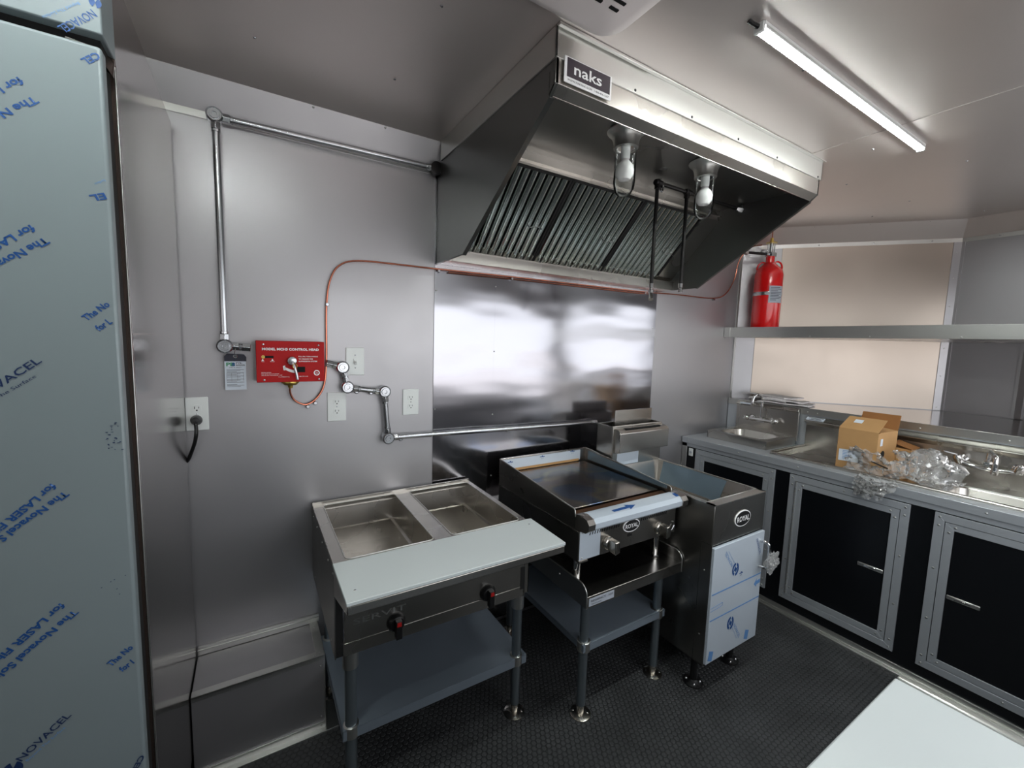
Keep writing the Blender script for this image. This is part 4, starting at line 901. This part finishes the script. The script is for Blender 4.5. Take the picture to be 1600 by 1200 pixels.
# ================================================================ SINK COUNTER
XF = 2.25; hc = .9725; XB = 2.822
cbn = thing('sink_cabinet', 'black fronted sink cabinet with aluminium framed doors along the nose', 'cabinet', (2.4, -1.2, 0))
MB().box(XF+.012, XF+.03, W+.006, -.004, .03, hc-.03).build('face_panel', 'black', cbn, smooth=False)
MB().box(XF+.004, XF+.014, W+.006, -.004, 0, .045).box(XF-.018, XF+.014, W+.006, -.004, .0, .012).box(XF-.002, XF+.014, W+.006, -.004, .012, .02).build('toe_trim', 'alu', cbn, bevel=.001)
MB().box(XF+.006, XF+.014, W+.006, -.004, hc-.070, hc-.042).build('top_rail', 'alu_d', cbn, bevel=.001)
MB().box(XF+.006, XF+.014, -.004, -.045, .045, hc-.045).build('corner_post', 'alu', cbn, bevel=.001)
def cabinet_door(ya, yb, latch):
    z0, z1 = .103, .897; w = .036
    d = MB().box(XF+.009, XF+.013, ya-w*2-.004, yb+w*2+.004, z0+w*2, z1-w*2).build('door', 'black', cbn, smooth=False)
    def frame(y0, y1, za, zb, w, xf, nm, par, mt='alu_d'):
        # four mitred members
        for pts in (((y0, za), (y1, za), (y1+w, za+w), (y0-w, za+w)), ((y0, zb), (y1, zb), (y1+w, zb-w), (y0-w, zb-w)),
                    ((y0, za), (y0, zb), (y0-w, zb-w), (y0-w, za+w)), ((y1, za), (y1, zb), (y1+w, zb-w), (y1+w, za+w))):
            MB().prism([(xf, y, z) for y, z in pts], (XF+.012-xf, 0, 0)).build(nm, mt, par, bevel=.0008)
    frame(ya, yb, z0, z1, w, XF+.002, 'frame_member', cbn)
    i = w+.003
    frame(ya-i, yb+i, z0+i, z1-i, w-.004, XF+.004, 'door_frame_member', d)
    yl = ya-2*w if latch == 'a' else yb+2*w
    s = -1 if latch == 'a' else 1
    if latch:
        lt = MB().box(XF+.002, XF+.010, yl+s*.003, yl+s*.115, .492, .512).build('latch', 'alu', d, bevel=.003)
        MB().box(XF-.001, XF+.004, yl+s*.03, yl+s*.085, .498, .507).build('latch_paddle', 'chrome', lt, bevel=.001)
    else: pass
    pts = []
    for yy_ in (ya-.018, (ya+yb)/2, yb+.018):
        for zz in (z0+.018, z1-.018): pts.append((XF+.002, yy_, zz))
    for yy_ in (ya-.018, yb+.018):
        for zz in (z0+.06, .36, .62, z1-.06): pts.append((XF+.002, yy_, zz))
    for yy_ in (ya-.075, yb+.075):
        for zz in (z0+.055, z1-.055): pts.append((XF+.004, yy_, zz))
    for yy_ in (ya-.055, yb+.055):
        for zz in (z0+.085, z1-.085): pts.append((XF+.004, yy_, zz))
    screws(pts, (-1, 0, 0), .0055, .003, cbn)
    # piano hinge
    yh = yb+i if latch == 'a' else ya-i
    return d
cabinet_door(-.124, -.692, 'b'); cabinet_door(-.780, -1.344, 'b'); cabinet_door(-1.435, -2.02, 'a')
MB().tube([(XF+.001, -.780-.038, z) for z in (.14, .86)], .005, 8).build('hinge', 'alu_d', cbn)
hg = MB()
for i_ in range(40): hg.cyl((XF+.001, -.818, .145+i_*.018), (XF+.001, -.818, .158+i_*.018), .0062, 8)
hg.build('hinge_knuckle', 'alu', cbn, kind='stuff')
MB().box(XF+.006, XF+.0125, -.062, -.098, .834, .893).build('touch_switch', 'plate', cbn, bevel=.004, label='small white push plate')
MB().lathe((XF+.006, -.080, .864), [(.010, 0), (.010, -.002), (.006, -.004), (0, -.004)], (1, 0, 0), 12).build('switch_button', 'label_g', cbn)
MB().box(XF+.03, XC-.01, -.03, -.034, .02, hc-.05).box(XF+.03, XC-.01, W+.01, W+.014, .02, hc-.05).build('cabinet_end', 'black', cbn, smooth=False)
# worktop with openings
wt = thing('worktop', 'grey metal worktop strip framing the sinks along the nose cabinet', 'worktop', (2.5, -1.2, hc))
top = MB()
top.box(XF, 2.335, W+.006, -.004, hc-.006, hc)            # front strip
top.box(2.335, XB, -.004, -.115, hc-.006, hc).box(2.335, 2.41, -.115, -.62, hc-.006, hc).box(2.78, XB, -.115, -.62, hc-.006, hc).box(2.41, 2.78, -.54, -.62, hc-.006, hc)
top.build('worktop_sheet', 'alu_d', wt, bevel=.001)
MB().box(XF-.003, XF+.004, W+.006, -.004, hc-.042, hc+.001).build('front_edge', 'alu_d', wt, bevel=.0015)
screws([(XF-.003, y, hc-.022) for y in (-.06, -.45, -.82, -1.2, -1.6, -2.0)], (-1, 0, 0), .005, .003, wt)
screws([(XF+.02, y, hc) for y in (-.03, -.30, -.62, -.95, -1.28, -1.52, -1.9)], (0, 0, 1), .006, .003, wt)
# back riser and ledge
zl = 1.245
rs_ = thing('ledge_shelf', 'polished metal ledge behind the sinks filling the nose', 'shelf', (2.9, -1.2, zl))
MB().box(XB, XB+.012, W+.006, -.004, hc-.0, zl-.004).build('riser', 'alu_d', rs_, smooth=False)
lp = [(XB-.004, -.006), (XC-.004, -.006), (N1.x+nA.x*.014, N1.y+nA.y*.014-.0), (N2.x-.014, N2.y), (XC-.004, W+.006), (XB-.004, W+.006)]
MB().prism([(a, b, zl-.004) for a, b in lp], (0, 0, .004)).build('ledge_sheet', 'fridge', rs_, smooth=False)
MB().box(XB-.008, XB-.001, W+.006, -.006, zl-.045, zl+.001).build('front_edge', 'alu', rs_, bevel=.001)
screws([(XB-.008, y, zl-.028) for y in (-.60, -.66, -1.20, -1.55, -1.85)], (-1, 0, 0), .005, .003, rs_)

# ---- hand sink
hk = thing('hand_sink', 'small stainless hand sink sitting on the worktop in the corner', 'sink', (2.6, -.33, hc))
ax, bx_, ay_, by_ = 2.402, 2.795, -.548, -.108; zr = 1.030
MB().box(ax, bx_, by_-.004, by_, hc+.001, zr).box(ax, bx_, ay_, ay_+.004, hc+.001, zr).box(ax, ax+.004, ay_, by_, hc+.001, zr).box(bx_-.004, bx_, ay_, by_, hc+.001, zr).build('apron', 'steel', hk, bevel=.001)
def basin(parent, x0, x1, y0, y1, zt, depth, outer=None, r=.05, m='steel', nm='bowl'):
    rings = []
    if outer: rings.append(rrect(*outer, .006, zt))
    rings += [rrect(x0, x1, y0, y1, r, zt), rrect(x0+.004, x1-.004, y0+.004, y1-.004, r, zt-.006), rrect(x0+.012, x1-.012, y0+.012, y1-.012, r*.9, zt-depth+.03), rrect(x0+.03, x1-.03, y0+.03, y1-.03, r*.8, zt-depth)]
    return loft(rings, nm, m, parent, cap0=False, cap1=True, ang=50)
basin(hk, ax+.045, bx_-.085, ay_+.045, by_-.05, zr, .11, (ax, bx_, ay_, by_), .07)
MB().lathe((2.57, -.33, zr-.109), [(.03, 0), (.028, .002), (.012, .001), (0, .001)]).build('drain', 'chrome', hk)
MB().prism([(bx_-.005, by_+.012, zr-.03), (bx_-.005, ay_-.008, zr-.03), (bx_-.005, ay_-.008, zl-.012), (bx_-.005, by_+.012, zl-.012)], (.015, 0, 0)).prism([(bx_-.02, by_+.012, zl-.03), (bx_-.005, by_+.012, zl-.008), (bx_+.01, by_+.012, zl-.008), (bx_, by_+.012, zl-.04)], (0, ay_-by_-.02, 0)).build('backsplash', 'steel', hk, bevel=.002)
MB().box(bx_-.022, bx_-.02, -.13, -.22, zl-.025, zl-.013).build('sink_label', 'label', hk, smooth=False)
# gooseneck wall faucet
fk = thing('wall_faucet', 'chrome gooseneck faucet mounted above the small hand sink', 'faucet', (2.78, -.31, 1.12))
xw_ = 2.785; fyc = -.31
MB().tube([(xw_-.03, fyc+.085, 1.115), (xw_-.03, fyc-.085, 1.115)], .014, 14).box(xw_-.04, xw_-.012, fyc-.03, fyc+.03, 1.098, 1.13).build('faucet_body', 'chrome', fk, bevel=.003)
for s in (1, -1):
    MB().lathe((xw_, fyc+s*.075, 1.115), [(.024, 0), (.024, -.006), (.014, -.012), (.013, -.03)], (1, 0, 0)).build('wall_flange', 'chrome', fk)
    MB().lathe((xw_-.03, fyc+s*.088, 1.115), [(.013, 0), (.02, .012*1), (.020, .03), (.012, .038), (0, .04)], (0, s, .25), 14).obox((xw_-.055, fyc+s*.105, 1.125), (.028, 0, .008), (0, .006, 0), (0, 0, .004)).build('tap_handle', 'chrome', fk, bevel=.001)
MB().tube(crm([(xw_-.03, fyc, 1.12), (xw_-.03, fyc, 1.20), (xw_-.03, fyc, 1.265), (xw_-.045, fyc+.005, 1.300), (xw_-.08, fyc+.01, 1.315), (xw_-.115, fyc+.015, 1.298), (xw_-.128, fyc+.018, 1.262), (xw_-.128, fyc+.018, 1.245)], 6), .0085, 12).build('spout', 'chrome', fk)
MB().lathe((xw_-.128, fyc+.018, 1.25), [(.012, 0), (.0125, -.02), (.010, -.025), (0, -.025)]).build('aerator', 'chrome', fk)
# ---- big sink
bk = thing('compartment_sink', 'long stainless compartment sink with left drainboard set into worktop', 'sink', (2.58, -1.5, hc))
by0 = -.605
MB().tube(crm([(XB-.03, by0, hc+.006), (2.40, by0-.0, hc+.006), (2.355, by0-.02, hc+.006), (2.335, by0-.06, hc+.006), (2.335, -1.2, hc+.006), (2.335, W+.03, hc+.006)], 6), .012, 12).build('rolled_rim', 'steel', bk)
MB().add([(2.345, by0-.01, hc+.004), (XB-.02, by0-.01, hc+.004), (XB-.02, -1.375, hc-.012), (2.345, -1.375, hc-.012), (2.36, by0-.04, hc-.018), (XB-.02, by0-.04, hc-.018), (XB-.02, -1.36, hc-.032), (2.36, -1.36, hc-.032)],
         [(4, 5, 6, 7), (0, 1, 5, 4), (0, 4, 7, 3), (3, 7, 6, 2)]).build('drainboard', 'steel', bk, smooth=False)
dk = MB().box(2.345, XB-.02, -1.360, -1.420, hc-.014, hc-.006).box(2.625, XB-.02, -1.42, W+.03, hc-.014, hc-.006).box(2.345, 2.365, -1.42, W+.03, hc-.014, hc-.006).build('deck', 'steel', bk, smooth=False)
for ya, yb in ((-1.425, -1.80), (-1.82, -2.20)):
    basin(bk, 2.368, 2.622, yb, ya, hc-.006, .26, (2.36, 2.63, yb-.01, ya+.01), .045)
MB().tube([(2.628, -1.42, hc-.003), (2.628, -2.2, hc-.003)], .005, 8).tube([(2.37, -1.42, hc-.003), (2.62, -1.42, hc-.003)], .004, 8).build('bowl_edge', 'alu', bk)
MB().prism([(XB-.024, by0, hc-.02), (XB-.024, by0, 1.135), (XB-.060, by0, 1.160), (XB-.060, by0, 1.165), (XB-.012, by0, 1.192), (XB-.002, by0, 1.192), (XB-.002, by0, hc-.02)], (0, W+.03-by0, 0)).build('backsplash', 'steel', bk, bevel=.0015)
bs_ = MB().obox((XB-.038, -.665, 1.180), (.0155, 0, .0088), (0, .055, 0), (-.0004, 0, .0008)).build('sink_label', 'label', bk, smooth=False)
lm = MB()
for r_ in range(3): lm.obox((XB-.0385-.009*(r_-1), -.668, 1.1812-.0052*(r_-1)), (.002, 0, .0011), (0, [.045, .03, .04][r_], 0), (-.0002, 0, .0004))
lm.build('printed_line', 'bk', bk, kind='stuff')
screws([(XB-.03, y, 1.186) for y in (-.63, -1.66)], (-.5, 0, .86), .005, .003, bk)
# bridge faucet
f2 = thing('sink_faucet', 'chrome wall-mount faucet with square spout over the compartment sink', 'faucet', (2.79, -1.52, 1.06))
xw2 = XB-.024; yq = -1.50
MB().tube(crm([(xw2-.05, yq+.10, 1.075), (xw2-.052, yq+.05, 1.062), (xw2-.055, yq, 1.06), (xw2-.052, yq-.05, 1.062), (xw2-.05, yq-.12, 1.07)], 5), .013, 12).build('bridge_body', 'chrome', f2)
for s in (1, -1):
    MB().lathe((xw2, yq+s*.105, 1.078), [(.030, 0), (.030, -.006), (.018, -.014), (.016, -.05)], (1, 0, 0)).build('wall_flange', 'chrome', f2)
    MB().lathe((xw2-.05, yq+s*.105, 1.078), [(.018, -.01), (.02, .02), (.016, .035), (.012, .04), (0, .042)], (-.4, s*.3, .8), 14).obox((xw2-.078, yq+s*.135, 1.118), (-.022, s*.03, .008), (.004, .004, 0), (0, 0, .003)).build('lever_handle', 'chrome', f2, bevel=.001)
MB().tube(crm([(xw2-.055, yq, 1.07), (xw2-.06, yq, 1.11), (xw2-.06, yq-.002, 1.145), (xw2-.075, yq-.006, 1.157), (xw2-.15, yq-.03, 1.157), (xw2-.22, yq-.05, 1.157), (xw2-.238, yq-.055, 1.145), (xw2-.24, yq-.056, 1.10)], 6), .010, 12).build('spout', 'chrome', f2)
MB().lathe((xw2-.24, yq-.056, 1.105), [(.013, 0), (.0135, -.03), (.011, -.034), (0, -.034)]).lathe((xw2-.055, yq, 1.075), [(.018, 0), (.018, .02), (.013, .03)], n=6).build('spout_tip', 'chrome', f2)

# ================================================================ BOXES, BAG, NEWSPAPER
zb0 = hc-.018
bxo = thing('cardboard_box', 'open brown cardboard box with white shipping label standing on the drainboard', 'box', (2.5, -1.05, zb0))
def bq(u, v, z):   # u depth(away), v along -y
    a = radians(4); x = 2.392+u*cos(a)+v*sin(a)*.3; y = -.955-v*cos(a)-u*.06
    return Vector((x, y, z))
Dp, Wd, Ht = .235, .186, 1.210
for (a, b, nm) in (((0, 0), (0, Wd), 'front_wall'), ((0, Wd), (Dp, Wd), 'side_wall'), ((Dp, Wd), (Dp, 0), 'back_wall'), ((Dp, 0), (0, 0), 'side_wall')):
    P0, P1 = bq(a[0], a[1], zb0), bq(b[0], b[1], zb0); n_ = (P1-P0).cross(Vector((0, 0, 1))).normalized()*.003
    zt = Ht if nm != 'side_wall' else Ht-.004
    MB().prism([P0, P1, P1-n_, P0-n_], (0, 0, zt-zb0)).build(nm, 'card', bxo, smooth=False)
MB().prism([bq(0, 0, zb0), bq(0, Wd, zb0), bq(Dp, Wd, zb0), bq(Dp, 0, zb0)], (0, 0, .003)).build('bottom', 'card2', bxo, smooth=False)
ft = [bq(-.001, 0, Ht), bq(-.001, Wd, Ht), bq(.10, Wd-.004, Ht+.062), bq(.10, .004, Ht+.062)]
MB().prism(ft, (.001, 0, .003)).build('front_flap', 'card', bxo, smooth=False)
MB().prism([bq(Dp, 0, Ht), bq(Dp, Wd, Ht), bq(Dp+.02, Wd, Ht+.085), bq(Dp+.02, 0.005, Ht+.085)], (.003, 0, 0)).build('back_flap', 'card2', bxo, smooth=False)
MB().prism([bq(.02, Wd, Ht-.004), bq(Dp-.01, Wd, Ht-.004), bq(Dp-.03, Wd-.09, Ht+.01), bq(.05, Wd-.09, Ht+.01)], (0, 0, .003)).build('side_flap', 'card', bxo, smooth=False)
MB().prism([bq(.02, 0, Ht-.004), bq(Dp-.01, 0, Ht-.004), bq(Dp-.03, .08, Ht+.02), bq(.05, .08, Ht+.02)], (0, 0, .003)).build('side_flap', 'card', bxo, smooth=False)
MB().prism([bq(-.0015, .012, 1.018), bq(-.0015, .120, 1.024), bq(-.0015, .120, 1.092), bq(-.0015, .012, 1.086)], (-.0006, 0, 0)).build('shipping_label', 'label', bxo, smooth=False)
sl_ = MB()
for i in range(6): sl_.prism([bq(-.0024, .030, 1.078-i*.009), bq(-.0024, .068-.008*(i % 3), 1.078-i*.009), bq(-.0024, .068-.008*(i % 3), 1.081-i*.009), bq(-.0024, .030, 1.081-i*.009)], (-.0003, 0, 0))
sl_.build('printed_line', 'inkl', bxo, kind='stuff')
MB().prism([ft[0]*.0+bq(.052, .045, Ht+.0345), bq(.052, .085, Ht+.0345), bq(.078, .085, Ht+.051), bq(.078, .045, Ht+.051)], (-.0006, 0, .0010)).build('white_sticker', 'label', bxo, smooth=False)
q = [bq(.068, Wd+.001, 1.085)+Vector((.023*cos(t), 0, .020*sin(t))) for t in [2*pi*i/18 for i in range(18)]]
MB().prism(q, (0, -.002, 0)).build('hand_hole', 'hole', bxo, smooth=False)
MB().prism([bq(.03, Wd+.001, 1.135), bq(.055, Wd+.001, 1.135), bq(.055, Wd+.001, 1.175), bq(.03, Wd+.001, 1.175)], (0, -.0012, 0)).build('side_sticker', 'label', bxo, smooth=False)
sm = thing('small_cardboard_box', 'small brown cardboard box tucked right behind the open box', 'box', (2.68, -1.17, zb0))
MB().box(2.64, 2.76, -1.085, -1.222, zb0-.008, 1.108).build('carton', 'card', sm, bevel=.001)
MB().prism([(2.635, -1.225, 1.108), (2.76, -1.225, 1.108), (2.76, -1.13, 1.135), (2.635, -1.13, 1.135)], (0, 0, .003)).build('top_flap', 'card2', sm, smooth=False)
# plastic bag
def sheet_bag(name, label):
    from mathutils import noise
    import bmesh
    t = thing(name, label, 'plastic bag', (2.35, -1.25, hc))
    def patch(fn, nu, nv, seed, amp):
        vs = []; fs = []
        for i in range(nu+1):
            for j in range(nv+1):
                u, v = i/nu, j/nv; p = Vector(fn(u, v)); q = Vector((u*5.5+seed, v*5.5-seed, seed*.3))
                d = Vector((noise.noise(q*1.0), noise.noise(q*1.0+Vector((7, 3, 1))), noise.noise(q+Vector((2, 9, 4)))))
                q2 = q*2.7; d2 = Vector((abs(noise.noise(q2)), abs(noise.noise(q2+Vector((7, 3, 1)))), abs(noise.noise(q2+Vector((2, 9, 4))))))-Vector((.15, .15, .15))
                vs.append(p+d*amp+d2*amp*1.1)
        for i in range(nu):
            for j in range(nv):
                k = i*(nv+1)+j; fs.append((k, k+nv+1, k+nv+2, k+1))
        return vs, fs
    m1 = MB(); v, f = patch(lambda u, v: (2.60-.24*v, -1.22-.24*u, 1.01+.09*sin(pi*v)*(.5+.5*sin(2.2*u+.6))+.02), 26, 20, 1.3, .045)
    m1.add(v, f); v, f = patch(lambda u, v: (2.62-.25*v, -1.20-.25*u, .985), 18, 14, 5.3, .02); m1.add(v, f)
    m1.build('loose_film', 'bag', t, ang=180)
    m2 = MB(); v, f = patch(lambda u, v: (2.39-.02*v-.06*max(0, v-.45), -1.02-.24*u, 1.12-.06*u-.15*v), 26, 24, 3.7, .035)
    m2.add(v, f); m2.build('draped_film', 'bag', t, ang=180)
    m3 = MB(); v, f = patch(lambda u, v: (2.226-.018*sin(pi*u), -1.115-.17*u, .995-.115*v*(1-.5*u)), 36, 28, 8.1, .020)
    m3.add(v, f)
    v, f = patch(lambda u, v: (2.218-.018*sin(pi*u), -1.12-.12*u, .97-.08*v), 30, 24, 11.1, .020)
    m3.add(v, f); m3.build('bunched_film', 'bag', t, ang=180)
    MB().prism([(2.368, -1.13, 1.055), (2.368, -1.205, 1.035), (2.368, -1.205, 1.028), (2.368, -1.13, 1.049)], (-.001, 0, 0)).build('black_print', 'bk', t, smooth=False)
sheet_bag('plastic_bag', 'crumpled clear plastic bag draped over worktop edge beside the open box')
# newspaper
npz = thing('newspaper', 'folded grey newspaper lying on the ledge above the hand sink', 'newspaper', (2.9, -.35, zl))
def page(z0, x0, x1, y0, y1, rot, curl, thick, nm):
    vs = []; fs = []; nu, nv = 14, 6
    for s in (0, 1):
        for i in range(nu+1):
            for j in range(nv+1):
                u, v = i/nu, j/nv; x = x0+(x1-x0)*v; y = y0+(y1-y0)*u
                cx_, cy_ = (x0+x1)/2, (y0+y1)/2; a = radians(rot)
                X = cx_+(x-cx_)*cos(a)-(y-cy_)*sin(a); Y = cy_+(x-cx_)*sin(a)+(y-cy_)*cos(a)
                Z = z0+curl*(1-v)**2*(.4+.6*sin(pi*min(1, u*1.25)))+s*thick+.003*sin(9*u+5*v)
                vs.append((X, Y, Z))
    K = (nu+1)*(nv+1)
    for s in (0, 1):
        for i in range(nu):
            for j in range(nv):
                k = s*K+i*(nv+1)+j; fs.append((k, k+nv+1, k+nv+2, k+1) if s else (k, k+1, k+nv+2, k+nv+1))
    B = [i*(nv+1) for i in range(nu+1)]; 
    for a, b in zip(B[:-1], B[1:]): fs.append((a, b, b+K, a+K))
    T = [i*(nv+1)+nv for i in range(nu+1)]
    for a, b in zip(T[:-1], T[1:]): fs.append((a, a+K, b+K, b))
    for r in (0, nu*(nv+1)):
        for j in range(nv): fs.append((r+j, r+j+K, r+j+1+K, r+j+1) if r == 0 else (r+j, r+j+1, r+j+1+K, r+j+K))
    return MB().add(vs, fs).build(nm, 'paper', npz, ang=60)
page(zl+.003, 2.77, 3.00, -.25, -.58, 12, .010, .010, 'page_fold'); page(zl+.020, 2.76, 2.98, -.20, -.54, 5, .022, .010, 'page_fold'); page(zl+.040, 2.82, 3.05, -.12, -.46, -8, .014, .009, 'page_fold')
MB().tube(crm([(2.768, -.30, zl+.036), (2.765, -.36, zl+.040), (2.768, -.42, zl+.038), (2.775, -.47, zl+.034)], 4), .013, 12).build('rolled_edge', 'paper', npz)

# ================================================================ PREP TABLE (near corner)
pt_ = thing('prep_table', 'prep table with long white cutting board, cut off by the photo corner', 'table', (-.3, -2.1, 0))
px1 = .722; pyf = -1.742
MB().box(-1.2, px1-.012, -2.05, pyf, .888, .90).build('cutting_board', 'white', pt_, bevel=.004, seg=3, label='white cutting board')
MB().box(-1.2, px1, -2.44, pyf+.002, .862, .887).build('board_ledge', 'steel', pt_, bevel=.002)
MB().box(px1-.0115, px1+.002, -2.05, pyf-.003, .86, .9035).build('end_rail', 'alu', pt_, bevel=.004, seg=3)
MB().box(-1.2, px1, -2.44, -2.05, .887, .93).build('pan_rail', 'steel', pt_, bevel=.003)
MB().box(-1.2, px1-.02, -2.44, pyf-.05, .12, .862).build('cabinet_body', 'film2', pt_, bevel=.003)  # unseen body given light film to brighten reflections in the steel opposite
for x in (-1.1, px1-.1):
    for y in (-2.38, pyf-.12): MB().cyl((x, y, 0), (x, y, .12), .022, 12).build('leg', 'blackp', pt_)
